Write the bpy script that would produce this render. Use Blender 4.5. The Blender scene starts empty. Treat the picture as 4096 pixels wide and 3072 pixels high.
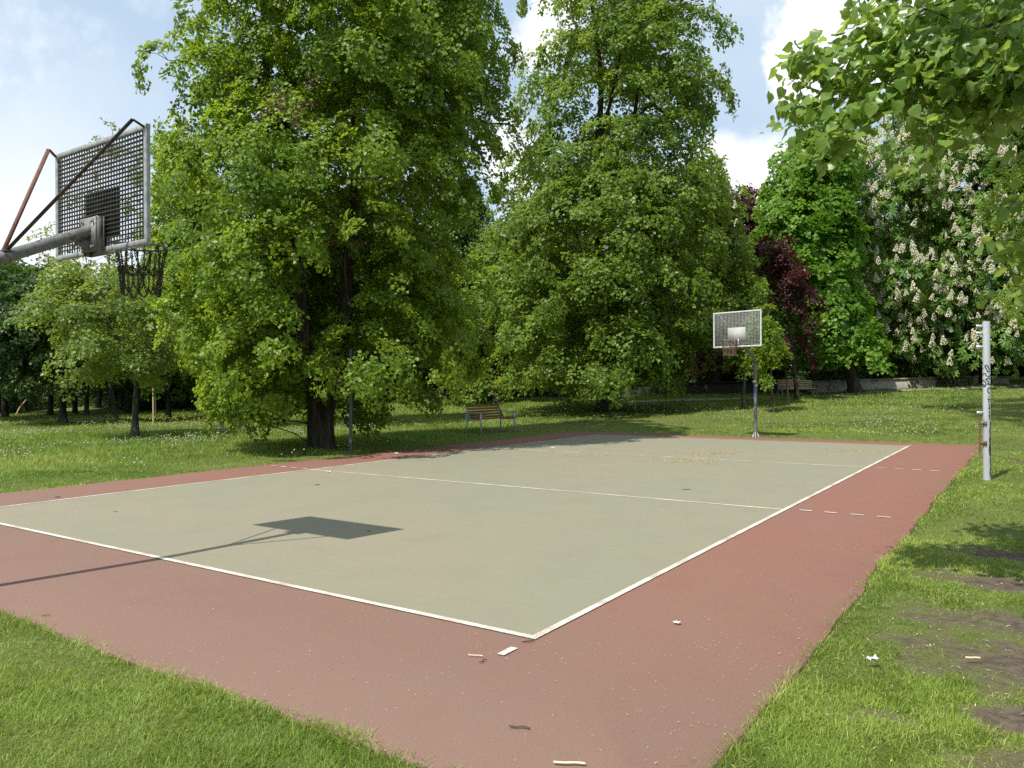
import bpy, math
import numpy as np
R = math.radians
sc = bpy.context.scene
COL = sc.collection

# ------------------------------------------------------------------ camera
CAM = np.array([2.641, -4.147, 1.631])
FOC, YAW, PITCH, ROLL = 3082.6, 0.595527, 0.0008, -0.004817
FWD = np.array([-math.sin(YAW), math.cos(YAW), 0.0])
RGT = np.array([math.cos(YAW), math.sin(YAW), 0.0])
cd = bpy.data.cameras.new('camera')
cd.sensor_width = 36.0
cd.lens = FOC * 36.0 / 4096.0
cd.clip_start, cd.clip_end = 0.05, 3000
cam = bpy.data.objects.new('camera', cd)
COL.objects.link(cam)
from mathutils import Matrix, Vector, Euler
_f = Vector((-math.sin(YAW) * math.cos(PITCH), math.cos(YAW) * math.cos(PITCH), math.sin(PITCH)))
_r = Vector(RGT)
_u = _r.cross(_f)
_r2 = _r * math.cos(ROLL) + _u * math.sin(ROLL)
_u2 = -_r * math.sin(ROLL) + _u * math.cos(ROLL)
M3 = Matrix((_r2, _u2, -_f)).transposed()
cam.matrix_world = Matrix.Translation(Vector(CAM)) @ M3.to_4x4()
sc.camera = cam

# ------------------------------------------------------------------ exposure
sc.view_settings.view_transform = 'Standard'
sc.view_settings.look = 'None'
sc.view_settings.exposure = 0.35
sc.view_settings.gamma = 1.0
sc.cycles.max_bounces = 7
sc.cycles.diffuse_bounces = 2
sc.cycles.glossy_bounces = 2
sc.cycles.transmission_bounces = 4
sc.cycles.transparent_max_bounces = 4
sc.cycles.sample_clamp_indirect = 4.0
sc.cycles.use_denoising = False

# ------------------------------------------------------------------ sun and sky
SUNV = Vector((-0.11, -0.708, 1.0)).normalized()          # towards the sun
SUN_EL = math.asin(SUNV.z)
SUN_AZ = math.atan2(SUNV.x, SUNV.y)                        # clockwise from +Y
sd = bpy.data.lights.new('sun', 'SUN')
sd.energy = 5.0
sd.angle = R(0.55)
sd.color = (1.0, 0.945, 0.85)
sun = bpy.data.objects.new('sun', sd)
COL.objects.link(sun)
sun.rotation_euler = SUNV.to_track_quat('Z', 'Y').to_euler()

world = bpy.data.worlds.new('World')
sc.world = world
world.use_nodes = True


class NT:
    """tiny node-graph helper"""

    def __init__(s, nt):
        s.nt = nt
        nt.nodes.clear()

    def n(s, typ, ins=None, **props):
        nd = s.nt.nodes.new(typ)
        for k, v in props.items():
            setattr(nd, k, v)
        for k, v in (ins or {}).items():
            s.put(nd.inputs[k], v)
        return nd

    def put(s, sock, v):
        if isinstance(v, bpy.types.NodeSocket):
            s.nt.links.new(v, sock)
        elif isinstance(v, bpy.types.Node):
            s.nt.links.new(v.outputs[0], sock)
        else:
            if isinstance(v, (tuple, list)) and len(v) == 3 and sock.type == 'RGBA':
                v = (*v, 1.0)
            sock.default_value = v

    def math(s, op, a, b=0.0, clamp=False):
        return s.n('ShaderNodeMath', {0: a, 1: b}, operation=op, use_clamp=clamp).outputs[0]

    def mix(s, f, a, b, blend='MIX'):
        nd = s.n('ShaderNodeMix', data_type='RGBA', blend_type=blend)
        s.put(nd.inputs['Factor'], f)
        s.put(nd.inputs['A'], a)
        s.put(nd.inputs['B'], b)
        return nd.outputs['Result']

    def ramp(s, f, lo, hi):
        nd = s.n('ShaderNodeMapRange', {'Value': f, 'From Min': lo, 'From Max': hi}, interpolation_type='SMOOTHSTEP')
        return nd.outputs['Result']

    def noise(s, vec, scale, detail=3, rough=0.5, **kw):
        nd = s.n('ShaderNodeTexNoise', {'Scale': scale, 'Detail': detail, 'Roughness': rough})
        if vec is not None:
            s.put(nd.inputs['Vector'], vec)
        return nd


w = NT(world.node_tree)
sky = w.n('ShaderNodeTexSky', sky_type='NISHITA', sun_disc=False, sun_elevation=SUN_EL, sun_rotation=SUN_AZ,
          air_density=1.0, dust_density=2.2, ozone_density=1.0, altitude=200)
tc = w.n('ShaderNodeTexCoord')
gdir = tc.outputs['Generated']
skycol = w.mix(0.62, sky.outputs[0], (6.9, 8.9, 10.9))              # thin high veil over the whole sky


def skydir(u, v):
    d = FWD + RGT * (u - 2048) / FOC
    d = d + np.array([0, 0, 1.0]) * (1536 - v) / FOC
    return d / np.linalg.norm(d)


warp = w.noise(gdir, 7.0, 7, 0.62)
warp2 = w.noise(gdir, 2.2, 4, 0.55)
cloud = None
# cumulus banks: direction, angular radius, edge softness
for (u, v, rad, soft, amp) in [(3310, 150, 0.058, 0.035, .12), (3190, 230, .035, .03, .12), (3450, 60, .07, .03, .12), (2880, 720, .05, .045, .07), (3010, 740, .055, .045, .07),
                          (2240, 40, .02, .03, .10), (2150, 170, .02, .05, .08), 
                          (2090, 640, .05, .06, .12), (60, 960, .10, .4, .08), (4600, -1100, .25, .12, .2), (900, -1900, .3, .15, .2),
                          (-2800, 300, .4, .2, .25), (6900, 500, .35, .2, .25)]:
    c = skydir(u, v)
    dt = w.n('ShaderNodeVectorMath', {0: gdir, 1: tuple(c)}, operation='DISTANCE').outputs['Value']
    nz = w.math('MULTIPLY', w.math('SUBTRACT', warp.outputs['Fac'], 0.5), amp * 1.6)
    dd = w.math('ADD', dt, nz)
    m = w.n('ShaderNodeMapRange', {'Value': dd, 'From Min': rad + soft * .5, 'From Max': rad - soft * .5}, interpolation_type='SMOOTHSTEP').outputs['Result']
    cloud = m if cloud is None else w.math('MAXIMUM', cloud, m)
veil = w.math('MULTIPLY', w.ramp(warp2.outputs['Fac'], .48, .8), 0.3)
cloud = w.math('MAXIMUM', cloud, veil)
col = w.mix(cloud, skycol, (11.5, 11.6, 11.9))
bg = w.n('ShaderNodeBackground', {'Color': col, 'Strength': 0.085})
w.n('ShaderNodeOutputWorld', {'Surface': bg})

# ------------------------------------------------------------------ helpers
rng = np.random.default_rng(7)


def obj(name, me, parent=None, loc=None):
    o = bpy.data.objects.new(name, me)
    COL.objects.link(o)
    if parent is not None:
        o.parent = parent
    if loc is not None:
        o.location = loc
    return o


def tag(o, label, cat, group=None, kind=None):
    if label: o['label'] = label
    if cat: o['category'] = cat
    if group: o['group'] = group
    if kind: o['kind'] = kind
    return o


def thing(name, label, cat, loc=(0, 0, 0), rz=0.0, group=None):
    o = bpy.data.objects.new(name, None)
    o.empty_display_size = 0.3
    COL.objects.link(o)
    o.location = loc
    o.rotation_euler = (0, 0, rz)
    return tag(o, label, cat, group)


def copy_tree(o, parent=None):
    c = o.copy()
    COL.objects.link(c)
    if parent is not None:
        c.parent = parent
        c.matrix_parent_inverse = o.matrix_parent_inverse.copy()
    for ch in list(o.children):
        copy_tree(ch, c)
    return c


def mesh_np(name, verts, faces, mat, var=None, smooth=False):
    """faces: list of int arrays, each (n,k) with its own k"""
    me = bpy.data.meshes.new(name)
    verts = np.asarray(verts, dtype=np.float32)
    if not isinstance(faces, list):
        faces = [faces]
    faces = [np.asarray(f, dtype=np.int32) for f in faces if len(f)]
    nl = sum(f.size for f in faces)
    npoly = sum(len(f) for f in faces)
    me.vertices.add(len(verts))
    me.vertices.foreach_set('co', verts.ravel())
    me.loops.add(nl)
    me.loops.foreach_set('vertex_index', np.concatenate([f.ravel() for f in faces]))
    me.polygons.add(npoly)
    tot = np.concatenate([np.full(len(f), f.shape[1], dtype=np.int32) for f in faces])
    st = np.concatenate([[0], np.cumsum(tot)[:-1]]).astype(np.int32)
    me.polygons.foreach_set('loop_start', st)
    me.polygons.foreach_set('loop_total', tot)
    if smooth:
        me.polygons.foreach_set('use_smooth', np.ones(npoly, dtype=bool))
    if var is not None:
        a = me.attributes.new('var', 'FLOAT', 'POINT')
        a.data.foreach_set('value', np.asarray(var, dtype=np.float32))
    me.materials.append(mat)
    me.update(calc_edges=True)
    return me


class MB:
    """collects simple shapes into one mesh"""

    def __init__(s):
        s.v, s.f3, s.f4, s.n = [], [], [], 0

    def add(s, v, f):
        v = np.asarray(v, float)
        f = np.asarray(f, int) + s.n
        (s.f3 if f.shape[1] == 3 else s.f4).append(f)
        s.v.append(v)
        s.n += len(v)
        return s

    def box(s, lo, hi, bev=0.0):
        lo, hi = np.array(lo, float), np.array(hi, float)
        if bev <= 0:
            c = np.array([[x, y, z] for z in (0, 1) for y in (0, 1) for x in (0, 1)])
            v = lo + c * (hi - lo)
            return s.add(v, [[0, 2, 3, 1], [4, 5, 7, 6], [0, 1, 5, 4], [2, 6, 7, 3], [0, 4, 6, 2], [1, 3, 7, 5]])
        # chamfered: octagonal profile in the two shorter axes
        ax = int(np.argmax(hi - lo))
        o = [(ax + 1) % 3, (ax + 2) % 3]
        a0, a1, b0, b1 = lo[o[0]], hi[o[0]], lo[o[1]], hi[o[1]]
        p = [(a0 + bev, b0), (a1 - bev, b0), (a1, b0 + bev), (a1, b1 - bev), (a1 - bev, b1), (a0 + bev, b1), (a0, b1 - bev), (a0, b0 + bev)]
        v = np.zeros((16, 3))
        for k, t in enumerate((lo[ax], hi[ax])):
            for i, q in enumerate(p):
                v[k * 8 + i, ax] = t
                v[k * 8 + i, o[0]], v[k * 8 + i, o[1]] = q
        s.add(v, [[i, (i + 1) % 8, 8 + (i + 1) % 8, 8 + i] for i in range(8)])
        s.add(v, [[0, 7, 6, 1], [1, 6, 5, 2], [2, 5, 4, 3]])
        return s.add(v, [[8, 9, 14, 15], [9, 10, 13, 14], [10, 11, 12, 13]])

    def bar(s, a, b, w_, h_, up=(0, 0, 1)):
        """rectangular bar from a to b"""
        a, b = np.array(a, float), np.array(b, float)
        d = (b - a) / np.linalg.norm(b - a)
        up = np.array(up, float)
        x = np.cross(d, up)
        if np.linalg.norm(x) < 1e-4:
            x = np.cross(d, (1, 0, 0))
        x /= np.linalg.norm(x)
        y = np.cross(x, d)
        v = [p + x * w_ / 2 * i + y * h_ / 2 * j for p in (a, b) for i, j in ((-1, -1), (1, -1), (1, 1), (-1, 1))]
        return s.add(v, [[0, 3, 2, 1], [4, 5, 6, 7], [0, 1, 5, 4], [1, 2, 6, 5], [2, 3, 7, 6], [3, 0, 4, 7]])

    def tube(s, pts, rad, n=10, caps=True):
        v, f = tube_np(pts, rad, n)
        s.add(v, f)
        if caps:
            k = len(pts)
            for ring, p in ((0, pts[0]), (k - 1, pts[-1])):
                vv = np.vstack([v[ring * n:(ring + 1) * n], [p]])
                ff = [[i, (i + 1) % n, n] if ring else [(i + 1) % n, i, n] for i in range(n)]
                s.add(vv, ff)
        return s

    def mesh(s, name, mat, smooth=False, var=None):
        fs = []
        if s.f4: fs.append(np.vstack(s.f4))
        if s.f3: fs.append(np.vstack(s.f3))
        return mesh_np(name, np.vstack(s.v), fs, mat, var, smooth)

    def build(s, name, mat, parent=None, smooth=False):
        return obj(name, s.mesh(name, mat, smooth), parent)


def tube_np(pts, rad, n=8, closed=False):
    pts = np.asarray(pts, float)
    k = len(pts)
    rad = np.broadcast_to(np.asarray(rad, float), (k,))
    tg = np.gradient(pts, axis=0) if not closed else (np.roll(pts, -1, 0) - np.roll(pts, 1, 0))
    tg /= np.linalg.norm(tg, axis=1)[:, None] + 1e-9
    x = np.cross(tg[0], (0, 0, 1.0))
    if np.linalg.norm(x) < 1e-3: x = np.cross(tg[0], (0, 1.0, 0))
    x /= np.linalg.norm(x)
    vs = []
    for i in range(k):
        x = x - tg[i] * (x @ tg[i])
        x /= np.linalg.norm(x)
        y = np.cross(tg[i], x)
        a = np.arange(n) * 2 * np.pi / n
        vs.append(pts[i] + rad[i] * (np.cos(a)[:, None] * x + np.sin(a)[:, None] * y))
    f = []
    for i in range(k if closed else k - 1):
        i2 = (i + 1) % k
        for j in range(n):
            j2 = (j + 1) % n
            f.append((i * n + j, i * n + j2, i2 * n + j2, i2 * n + j))
    return np.vstack(vs), np.array(f)


def hash01(ix, iy, iz=0, seed=0):
    with np.errstate(over='ignore'):
        h = (ix.astype(np.int64) * 374761393 + iy.astype(np.int64) * 668265263 + np.int64(seed) * 974634777 + (np.asarray(iz).astype(np.int64)) * 2147483647)
        h = (h ^ (h >> 13)) * 1274126177
        h = h ^ (h >> 16)
    return (h & 0xffffff) / float(0xffffff)


def vnoise(p, scale, seed=0):
    p = np.asarray(p, float) * scale
    if p.shape[1] == 2:
        p = np.hstack([p, np.zeros((len(p), 1))])
    i = np.floor(p)
    f = p - i
    f = f * f * (3 - 2 * f)
    i = i.astype(np.int64)
    r = np.zeros(len(p))
    for dx in (0, 1):
        for dy in (0, 1):
            for dz in (0, 1):
                wt = (f[:, 0] if dx else 1 - f[:, 0]) * (f[:, 1] if dy else 1 - f[:, 1]) * (f[:, 2] if dz else 1 - f[:, 2])
                r += wt * hash01(i[:, 0] + dx, i[:, 1] + dy, i[:, 2] + dz, seed)
    return r


def fbm(p, scale, seed=0, oct=3):
    r, a, t = 0, 1, 0
    for k in range(oct):
        r = r + a * vnoise(p, scale * 2 ** k, seed + k * 17)
        t += a
        a *= .5
    return r / t


def sstep(x, a, b):
    t = np.clip((x - a) / (b - a), 0, 1)
    return t * t * (3 - 2 * t)


# ------------------------------------------------------------------ terrain
CX0, CX1, CY0, CY1 = -10.5, 1.5, -1.6, 19.25        # red surface


def terrain(x, y):
    x, y = np.asarray(x, float), np.asarray(y, float)
    t = y - 20.0
    soft = np.where(t > 30, t, np.log1p(np.exp(np.clip(t, -30, 30))))
    h = 0.055 * np.minimum(soft, 60)
    h = h + 0.19 * sstep(x, 1.5, 2.1) * sstep(y, 5, 8.5) * (1 - sstep(y, 13, 18))
    p = np.stack([x.ravel(), y.ravel()], 1)
    out = np.maximum(np.maximum(CX0 - x, x - CX1), np.maximum(CY0 - y, y - CY1))
    nz = (fbm(p, .35, 3) - .5).reshape(x.shape) * .16 + (fbm(p, 1.7, 5) - .5).reshape(x.shape) * .05
    h = h + nz * sstep(out, .1, 2.5)
    h = h + (-.018) * (1 - sstep(out, 0, .5))
    return np.where(out < -.03, -0.08, h)


def at(u, v, d):
    """point on the ray of a reference pixel at forward distance d"""
    return CAM + d * (FWD + RGT * (u - 2048) / FOC + np.array([0, 0, 1.0]) * (1538.5 - v - (u - 2048) * math.tan(-ROLL)) / FOC)


def ground_pt(u, d):
    p = at(u, 1536, d)
    p[2] = float(terrain(p[0:1], p[1:2])[0])
    return p


# bare earth: patches trodden beside the court
BARE = [(2.95, 1.0, .75, .5), (2.62, .3, .36, .25), (3.4, -.2, 1.0, .5), (2.75, 4.55, .7, .3), (2.95, 3.3, .7, .25), (3.2, 2.1, .9, .35),
        (3.0, 12.6, 1.1, .35), (3.6, 15.2, 1.6, .5), (2.3, -.85, .3, .14)]


def bare(x, y):
    p = np.stack([x, y], 1)
    nz = (fbm(p, 1.6, 11, 4) - .5) * 2.2 + (fbm(p, 7, 12, 3) - .5) * 1.3
    m = np.zeros(len(x))
    for (bx, by, rx, ry) in BARE:
        d = np.sqrt(((x - bx) / rx) ** 2 + ((y - by) / ry) ** 2)
        m = np.maximum(m, 1 - sstep(d + nz, .55, 1.45))
    bench = np.sqrt(((x + 12.2) / .55) ** 2 + ((y - 17.2) / 1.3) ** 2)
    m = np.maximum(m, (1 - sstep(bench + nz * .4, .6, 1.3)) * .8)
    return m


# ------------------------------------------------------------------ materials
def mat(name):
    m = bpy.data.materials.new(name)
    m.use_nodes = True
    return m, NT(m.node_tree)


def finish(t, bsdf, disp=None):
    out = t.n('ShaderNodeOutputMaterial', {'Surface': bsdf})
    return out


def principled(t, color, rough=.7, metal=0.0, spec=.5, normal=None):
    ins = {'Base Color': color, 'Roughness': rough, 'Metallic': metal, 'Specular IOR Level': spec}
    if normal is not None: ins['Normal'] = normal
    return t.n('ShaderNodeBsdfPrincipled', ins)


def objco(t):
    return t.n('ShaderNodeTexCoord').outputs['Object']


def leaf_mat(name, c_dark, c_light, transl, tf=.42, rough=.42, spec=.35, back=None):
    m, t = mat(name)
    v = t.n('ShaderNodeAttribute', attribute_name='var').outputs['Fac']
    c = t.mix(v, c_dark, c_light)
    p = principled(t, c, rough, spec=spec)
    tcol = t.mix(v, tuple(x * .75 for x in transl), transl)
    tr = t.n('ShaderNodeBsdfTranslucent', {'Color': tcol})
    finish(t, t.n('ShaderNodeMixShader', {0: tf, 1: p, 2: tr}))
    return m


M = {}
M['linden'] = leaf_mat('linden_leaf', (.070, .145, .012), (.21, .295, .03), (.40, .56, .04), tf=.46, spec=.3)
M['linden2'] = leaf_mat('light_linden_leaf', (.082, .155, .02), (.205, .295, .045), (.38, .52, .055), tf=.46, spec=.3)
M['nearleaf'] = leaf_mat('broad_linden_leaf', (.10, .19, .035), (.20, .30, .075), (.44, .60, .09), tf=.46, rough=.36, spec=.4)
M['maple'] = leaf_mat('maple_leaf', (.075, .18, .015), (.18, .32, .035), (.34, .56, .04), tf=.45)
M['chestnut'] = leaf_mat('chestnut_leaf', (.075, .17, .03), (.19, .31, .055), (.32, .50, .05), tf=.4)
M['purple'] = leaf_mat('purple_leaf', (.030, .012, .013), (.095, .034, .034), (.20, .04, .03))
M['pale'] = leaf_mat('pale_leaf', (.09, .155, .03), (.22, .30, .055), (.40, .52, .07), tf=.46)
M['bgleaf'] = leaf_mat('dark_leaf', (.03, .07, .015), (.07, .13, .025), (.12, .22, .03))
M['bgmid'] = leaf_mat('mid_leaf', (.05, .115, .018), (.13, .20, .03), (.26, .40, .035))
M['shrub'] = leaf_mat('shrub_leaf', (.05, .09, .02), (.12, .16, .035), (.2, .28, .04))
M['dry'] = leaf_mat('dry_leaf', (.10, .055, .03), (.2, .12, .07), (.2, .1, .05), tf=.25)


def bark_mat(name, a, b, scale=6.0, moss=None):
    m, t = mat(name)
    co = objco(t)
    mp = t.n('ShaderNodeMapping', {'Vector': co, 'Scale': (1, 1, .16)})
    nz = t.noise(mp.outputs[0], scale, 6, .65)
    nz2 = t.noise(co, 1.1, 3)
    f = t.ramp(nz.outputs['Fac'], .35, .68)
    c = t.mix(f, a, b)
    if moss:
        c = t.mix(t.math('MULTIPLY', t.ramp(nz2.outputs['Fac'], .5, .7), .6), c, moss)
    bmp = t.n('ShaderNodeBump', {'Strength': .9, 'Distance': .04, 'Height': nz.outputs['Fac']})
    finish(t, principled(t, c, .9, spec=.2, normal=bmp.outputs[0]))
    return m


M['bark'] = bark_mat('linden_bark', (.018, .014, .011), (.075, .06, .048), 9)
M['bark2'] = bark_mat('grey_bark', (.04, .036, .026), (.14, .125, .09), 14, (.08, .085, .035))
M['bark3'] = bark_mat('brown_bark', (.025, .017, .013), (.09, .065, .05), 9)


# ground: grass soil with bare patches
m, t = mat('lawn_ground')
co = objco(t)
b = t.n('ShaderNodeAttribute', attribute_name='bare').outputs['Fac']
n1 = t.noise(co, .6, 4)
n2 = t.noise(co, 14, 4)
n3 = t.noise(co, 90, 3)
g = t.mix(n1.outputs['Fac'], (.085, .115, .025), (.15, .18, .045))
g = t.mix(t.math('MULTIPLY', n2.outputs['Fac'], .6), g, (.09, .09, .035))
e = t.mix(t.ramp(n2.outputs['Fac'], .3, .7), (.065, .05, .038), (.12, .094, .072))
e = t.mix(t.math('MULTIPLY', t.ramp(n3.outputs['Fac'], .55, .75), .5), e, (.22, .18, .13))
c = t.mix(b, g, e)
hh = t.math('ADD', n2.outputs['Fac'], t.math('MULTIPLY', n3.outputs['Fac'], .5))
bmp = t.n('ShaderNodeBump', {'Strength': .7, 'Distance': .03, 'Height': hh})
finish(t, principled(t, c, .95, spec=.15, normal=bmp.outputs[0]))
M['ground'] = m


def court_mat(name, base, alt, dark, grain, white=0.25, dust=None):
    m, t = mat(name)
    co = objco(t)
    n1 = t.noise(co, .28, 4, .55)
    n2 = t.noise(co, 1.6, 5, .6)
    n3 = t.noise(co, 260, 2, .6)
    n4 = t.noise(co, 75, 3, .7)
    c = t.mix(t.ramp(n1.outputs['Fac'], .3, .72), base, alt)
    if dust:
        # blown soil lies thicker on the corner people walk in by
        xyz = t.n('ShaderNodeSeparateXYZ', {0: co})
        dd = t.math('SUBTRACT', xyz.outputs[1], t.math('MULTIPLY', xyz.outputs[0], -.15))
        dd = t.math('ADD', dd, t.math('MULTIPLY', t.math('SUBTRACT', n2.outputs['Fac'], .5), 5.0))
        c = t.mix(t.math('MULTIPLY', t.ramp(dd, 4.5, -2.0), .85), c, dust)
    c = t.mix(t.math('MULTIPLY', t.ramp(n2.outputs['Fac'], .42, .75), .45), c, dark)
    mp = t.n('ShaderNodeMapping', {'Vector': co, 'Scale': (1, 7, 1), 'Rotation': (0, 0, .35)})
    n5 = t.noise(mp.outputs[0], 2.4, 4, .6)                       # faint sweeping streaks
    c = t.mix(t.math('MULTIPLY', t.ramp(n5.outputs['Fac'], .5, .75), .22), c, tuple(x * 1.25 for x in base))
    c = t.mix(t.math('MULTIPLY', t.ramp(n4.outputs['Fac'], .55, .72), grain * .8), c, tuple(min(.7, x * 1.7 + .04) for x in base))
    c = t.mix(t.math('MULTIPLY', t.ramp(n4.outputs['Fac'], .44, .30), grain * .8), c, tuple(x * .5 for x in base))
    c = t.mix(t.math('MULTIPLY', t.ramp(n3.outputs['Fac'], .52, .75), grain), c, tuple(min(.7, x * 1.9 + .05) for x in base))
    c = t.mix(t.math('MULTIPLY', t.ramp(n3.outputs['Fac'], .48, .28), grain), c, tuple(x * .45 for x in base))
    vor = t.n('ShaderNodeTexVoronoi', {'Vector': co, 'Scale': 30.0, 'Randomness': 1.0})
    sp = t.n('ShaderNodeMapRange', {'Value': vor.outputs['Distance'], 'From Min': .16, 'From Max': .08}).outputs[0]
    cs = t.n('ShaderNodeSeparateColor', {0: vor.outputs['Color']})
    pick = t.math('GREATER_THAN', cs.outputs[0], .84)
    c = t.mix(t.math('MULTIPLY', t.math('MULTIPLY', sp, pick), white), c, (.55, .48, .40))
    pick2 = t.math('GREATER_THAN', cs.outputs[1], .9)
    c = t.mix(t.math('MULTIPLY', t.math('MULTIPLY', sp, pick2), .7), c, (.05, .04, .035))
    bmp = t.n('ShaderNodeBump', {'Strength': .35, 'Distance': .004, 'Height': t.math('ADD', n3.outputs['Fac'], n4.outputs['Fac'])})
    finish(t, principled(t, c, .88, spec=.25, normal=bmp.outputs[0]))
    return m


M['red'] = court_mat('red_acrylic', (.215, .094, .068), (.196, .104, .080), (.165, .102, .082), .42, .55, (.172, .118, .093))
M['green'] = court_mat('green_acrylic', (.205, .208, .148), (.232, .206, .146), (.188, .182, .134), .16, .3)

m, t = mat('worn_line_paint')
co = objco(t)
n1 = t.noise(co, 120, 3, .7)
n2 = t.noise(co, 2.2, 5, .7)
wear = t.ramp(t.math('ADD', n1.outputs['Fac'], t.math('MULTIPLY', t.math('SUBTRACT', n2.outputs['Fac'], .5), .7)), .54, .44)
c = t.mix(t.math('MULTIPLY', wear, .75), (.64, .60, .54), (.24, .19, .15))
finish(t, principled(t, c, .8, spec=.25))
M['line'] = m


def metal_mat(name, a, b, scale=9, rough=.5, metal=.55, rust=0.0, rustc=(.12, .045, .022), stretch=1):
    m, t = mat(name)
    co = objco(t)
    mp = t.n('ShaderNodeMapping', {'Vector': co, 'Scale': (1, 1, stretch)})
    n1 = t.noise(mp.outputs[0], scale, 5, .6)
    n2 = t.noise(co, scale * 5, 3, .6)
    c = t.mix(t.ramp(n1.outputs['Fac'], .35, .65), a, b)
    r = t.ramp(t.math('ADD', n1.outputs['Fac'], t.math('MULTIPLY', n2.outputs['Fac'], .35)), .95 - rust, .55 + .1)
    if rust > 0:
        rr = t.ramp(t.math('ADD', t.math('MULTIPLY', n1.outputs['Fac'], .7), t.math('MULTIPLY', n2.outputs['Fac'], .3)), .62 - rust * .35, .72 - rust * .35)
        c = t.mix(rr, c, rustc)
        mt = t.math('MULTIPLY', t.math('SUBTRACT', 1.0, rr), metal)
        p = principled(t, c, t.math('ADD', rough, t.math('MULTIPLY', rr, .3)), spec=.4)
        t.put(p.inputs['Metallic'], mt)
    else:
        p = principled(t, c, rough, metal, .4)
    finish(t, p)
    return m


M['galv'] = metal_mat('galvanised_steel', (.22, .23, .235), (.36, .37, .37), 14, .5, .35, .12, (.16, .10, .07))
M['galvsun'] = metal_mat('sunlit_galvanised_steel', (.46, .47, .48), (.62, .63, .63), 14, .5, .2, .12, (.16, .10, .07))  # far hoop: steel colour lightened to carry the sun on its front
M['galvdark'] = metal_mat('weathered_steel', (.13, .13, .13), (.22, .22, .215), 9, .6, .3, .3, (.09, .065, .05))
M['grateshade'] = metal_mat('shade_toned_grating_steel', (.07, .07, .07), (.13, .13, .13), 12, .6, .3, .1, (.07, .05, .04))  # near grating: shade on the bars' undersides put into the steel colour
M['darkpost'] = metal_mat('dull_dark_steel', (.085, .095, .105), (.13, .14, .15), 9, .7, .2)
M['rust'] = metal_mat('rusty_steel', (.13, .055, .035), (.20, .09, .06), 8, .8, .1, .2, (.06, .04, .035))
M['rustdark'] = metal_mat('dark_rusty_steel', (.045, .035, .03), (.09, .06, .048), 8, .8, .1)
M['chain'] = metal_mat('rusty_chain', (.035, .028, .023), (.07, .048, .034), 30, .7, .4)
M['chainlight'] = metal_mat('orange_rusty_chain', (.13, .08, .05), (.19, .12, .08), 30, .8, .2)
M['plate'] = metal_mat('scuffed_white_plate', (.33, .33, .315), (.40, .395, .375), 16, .7, 0, .25, (.34, .33, .31))
M['darkplate'] = metal_mat('scuffed_plate_grey', (.07, .07, .07), (.11, .11, .11), 16, .8, 0)
M['benchsteel'] = metal_mat('grey_painted_steel', (.36, .37, .37), (.45, .46, .46), 9, .55, .2)
M['silver'] = metal_mat('silver_painted_steel', (.44, .46, .49), (.53, .55, .58), 5, .42, .35, .1, (.25, .24, .24), .3)
M['black_marks'] = metal_mat('black_spray_paint_and_streak', (.012, .012, .014), (.03, .03, .032), 20, .6, 0)
M['bluepaint'] = metal_mat('blue_spray_paint', (.03, .09, .32), (.06, .16, .45), 20, .6, 0)
M['sticker'] = metal_mat('white_paper_sticker', (.6, .6, .58), (.7, .7, .68), 20, .8, 0)
M['concrete'] = metal_mat('stained_concrete', (.24, .215, .175), (.38, .345, .285), 1.2, .9, 0, .35, (.10, .085, .07), .5)
M['coping'] = metal_mat('weathered_coping', (.17, .13, .10), (.27, .22, .17), 2, .9, 0)
M['shadewall'] = metal_mat('shade_dark_stone', (.018, .017, .014), (.032, .03, .025), 1.5, .9, 0)  # near-black colour stands in for the wood's shade on the stone
M['gravel'] = metal_mat('grey_gravel', (.25, .23, .2), (.33, .31, .27), 6, .95, 0)


def wood_mat(name, a, b):
    m, t = mat(name)
    co = objco(t)
    mp = t.n('ShaderNodeMapping', {'Vector': co, 'Scale': (14, 1.2, 14)})
    n1 = t.noise(mp.outputs[0], 4, 5, .6)
    c = t.mix(t.ramp(n1.outputs['Fac'], .3, .7), a, b)
    finish(t, principled(t, c, .6, spec=.35))
    return m


M['wood'] = wood_mat('brown_stained_wood', (.15, .058, .025), (.24, .105, .05))
M['palewood'] = wood_mat('pale_wood', (.42, .32, .19), (.55, .44, .28))
M['stake'] = wood_mat('grey_brown_wood', (.12, .085, .055), (.22, .16, .10))
M['twig'] = wood_mat('dark_twig', (.05, .03, .02), (.10, .065, .045))
M['straw'] = wood_mat('pale_straw', (.5, .42, .28), (.66, .58, .42))


def plain(name, c, rough=.8, transl=None):
    m, t = mat(name)
    nz = t.noise(objco(t), 40, 3)
    cc = t.mix(nz.outputs['Fac'], tuple(x * .85 for x in c), tuple(min(.95, x * 1.12) for x in c))
    p = principled(t, cc, rough, spec=.25)
    if transl:
        tr = t.n('ShaderNodeBsdfTranslucent', {'Color': transl})
        p = t.n('ShaderNodeMixShader', {0: .45, 1: p, 2: tr})
    finish(t, p)
    return m


M['blossom'] = plain('cream_blossom', (.90, .86, .70), .8, (.9, .86, .68))
M['daisy'] = plain('white_flower', (.74, .76, .68), .8, (.5, .5, .45))
M['yellow'] = plain('yellow_flower', (.62, .45, .03), .8)
M['petal'] = plain('pale_petal', (.50, .40, .30), .8)
M['pollen'] = plain('ochre_flower_litter', (.48, .30, .10), .9)
M['soil'] = plain('soil_crumb', (.13, .10, .075), .95)
M['paper'] = plain('white_paper', (.78, .78, .76), .8)

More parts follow.
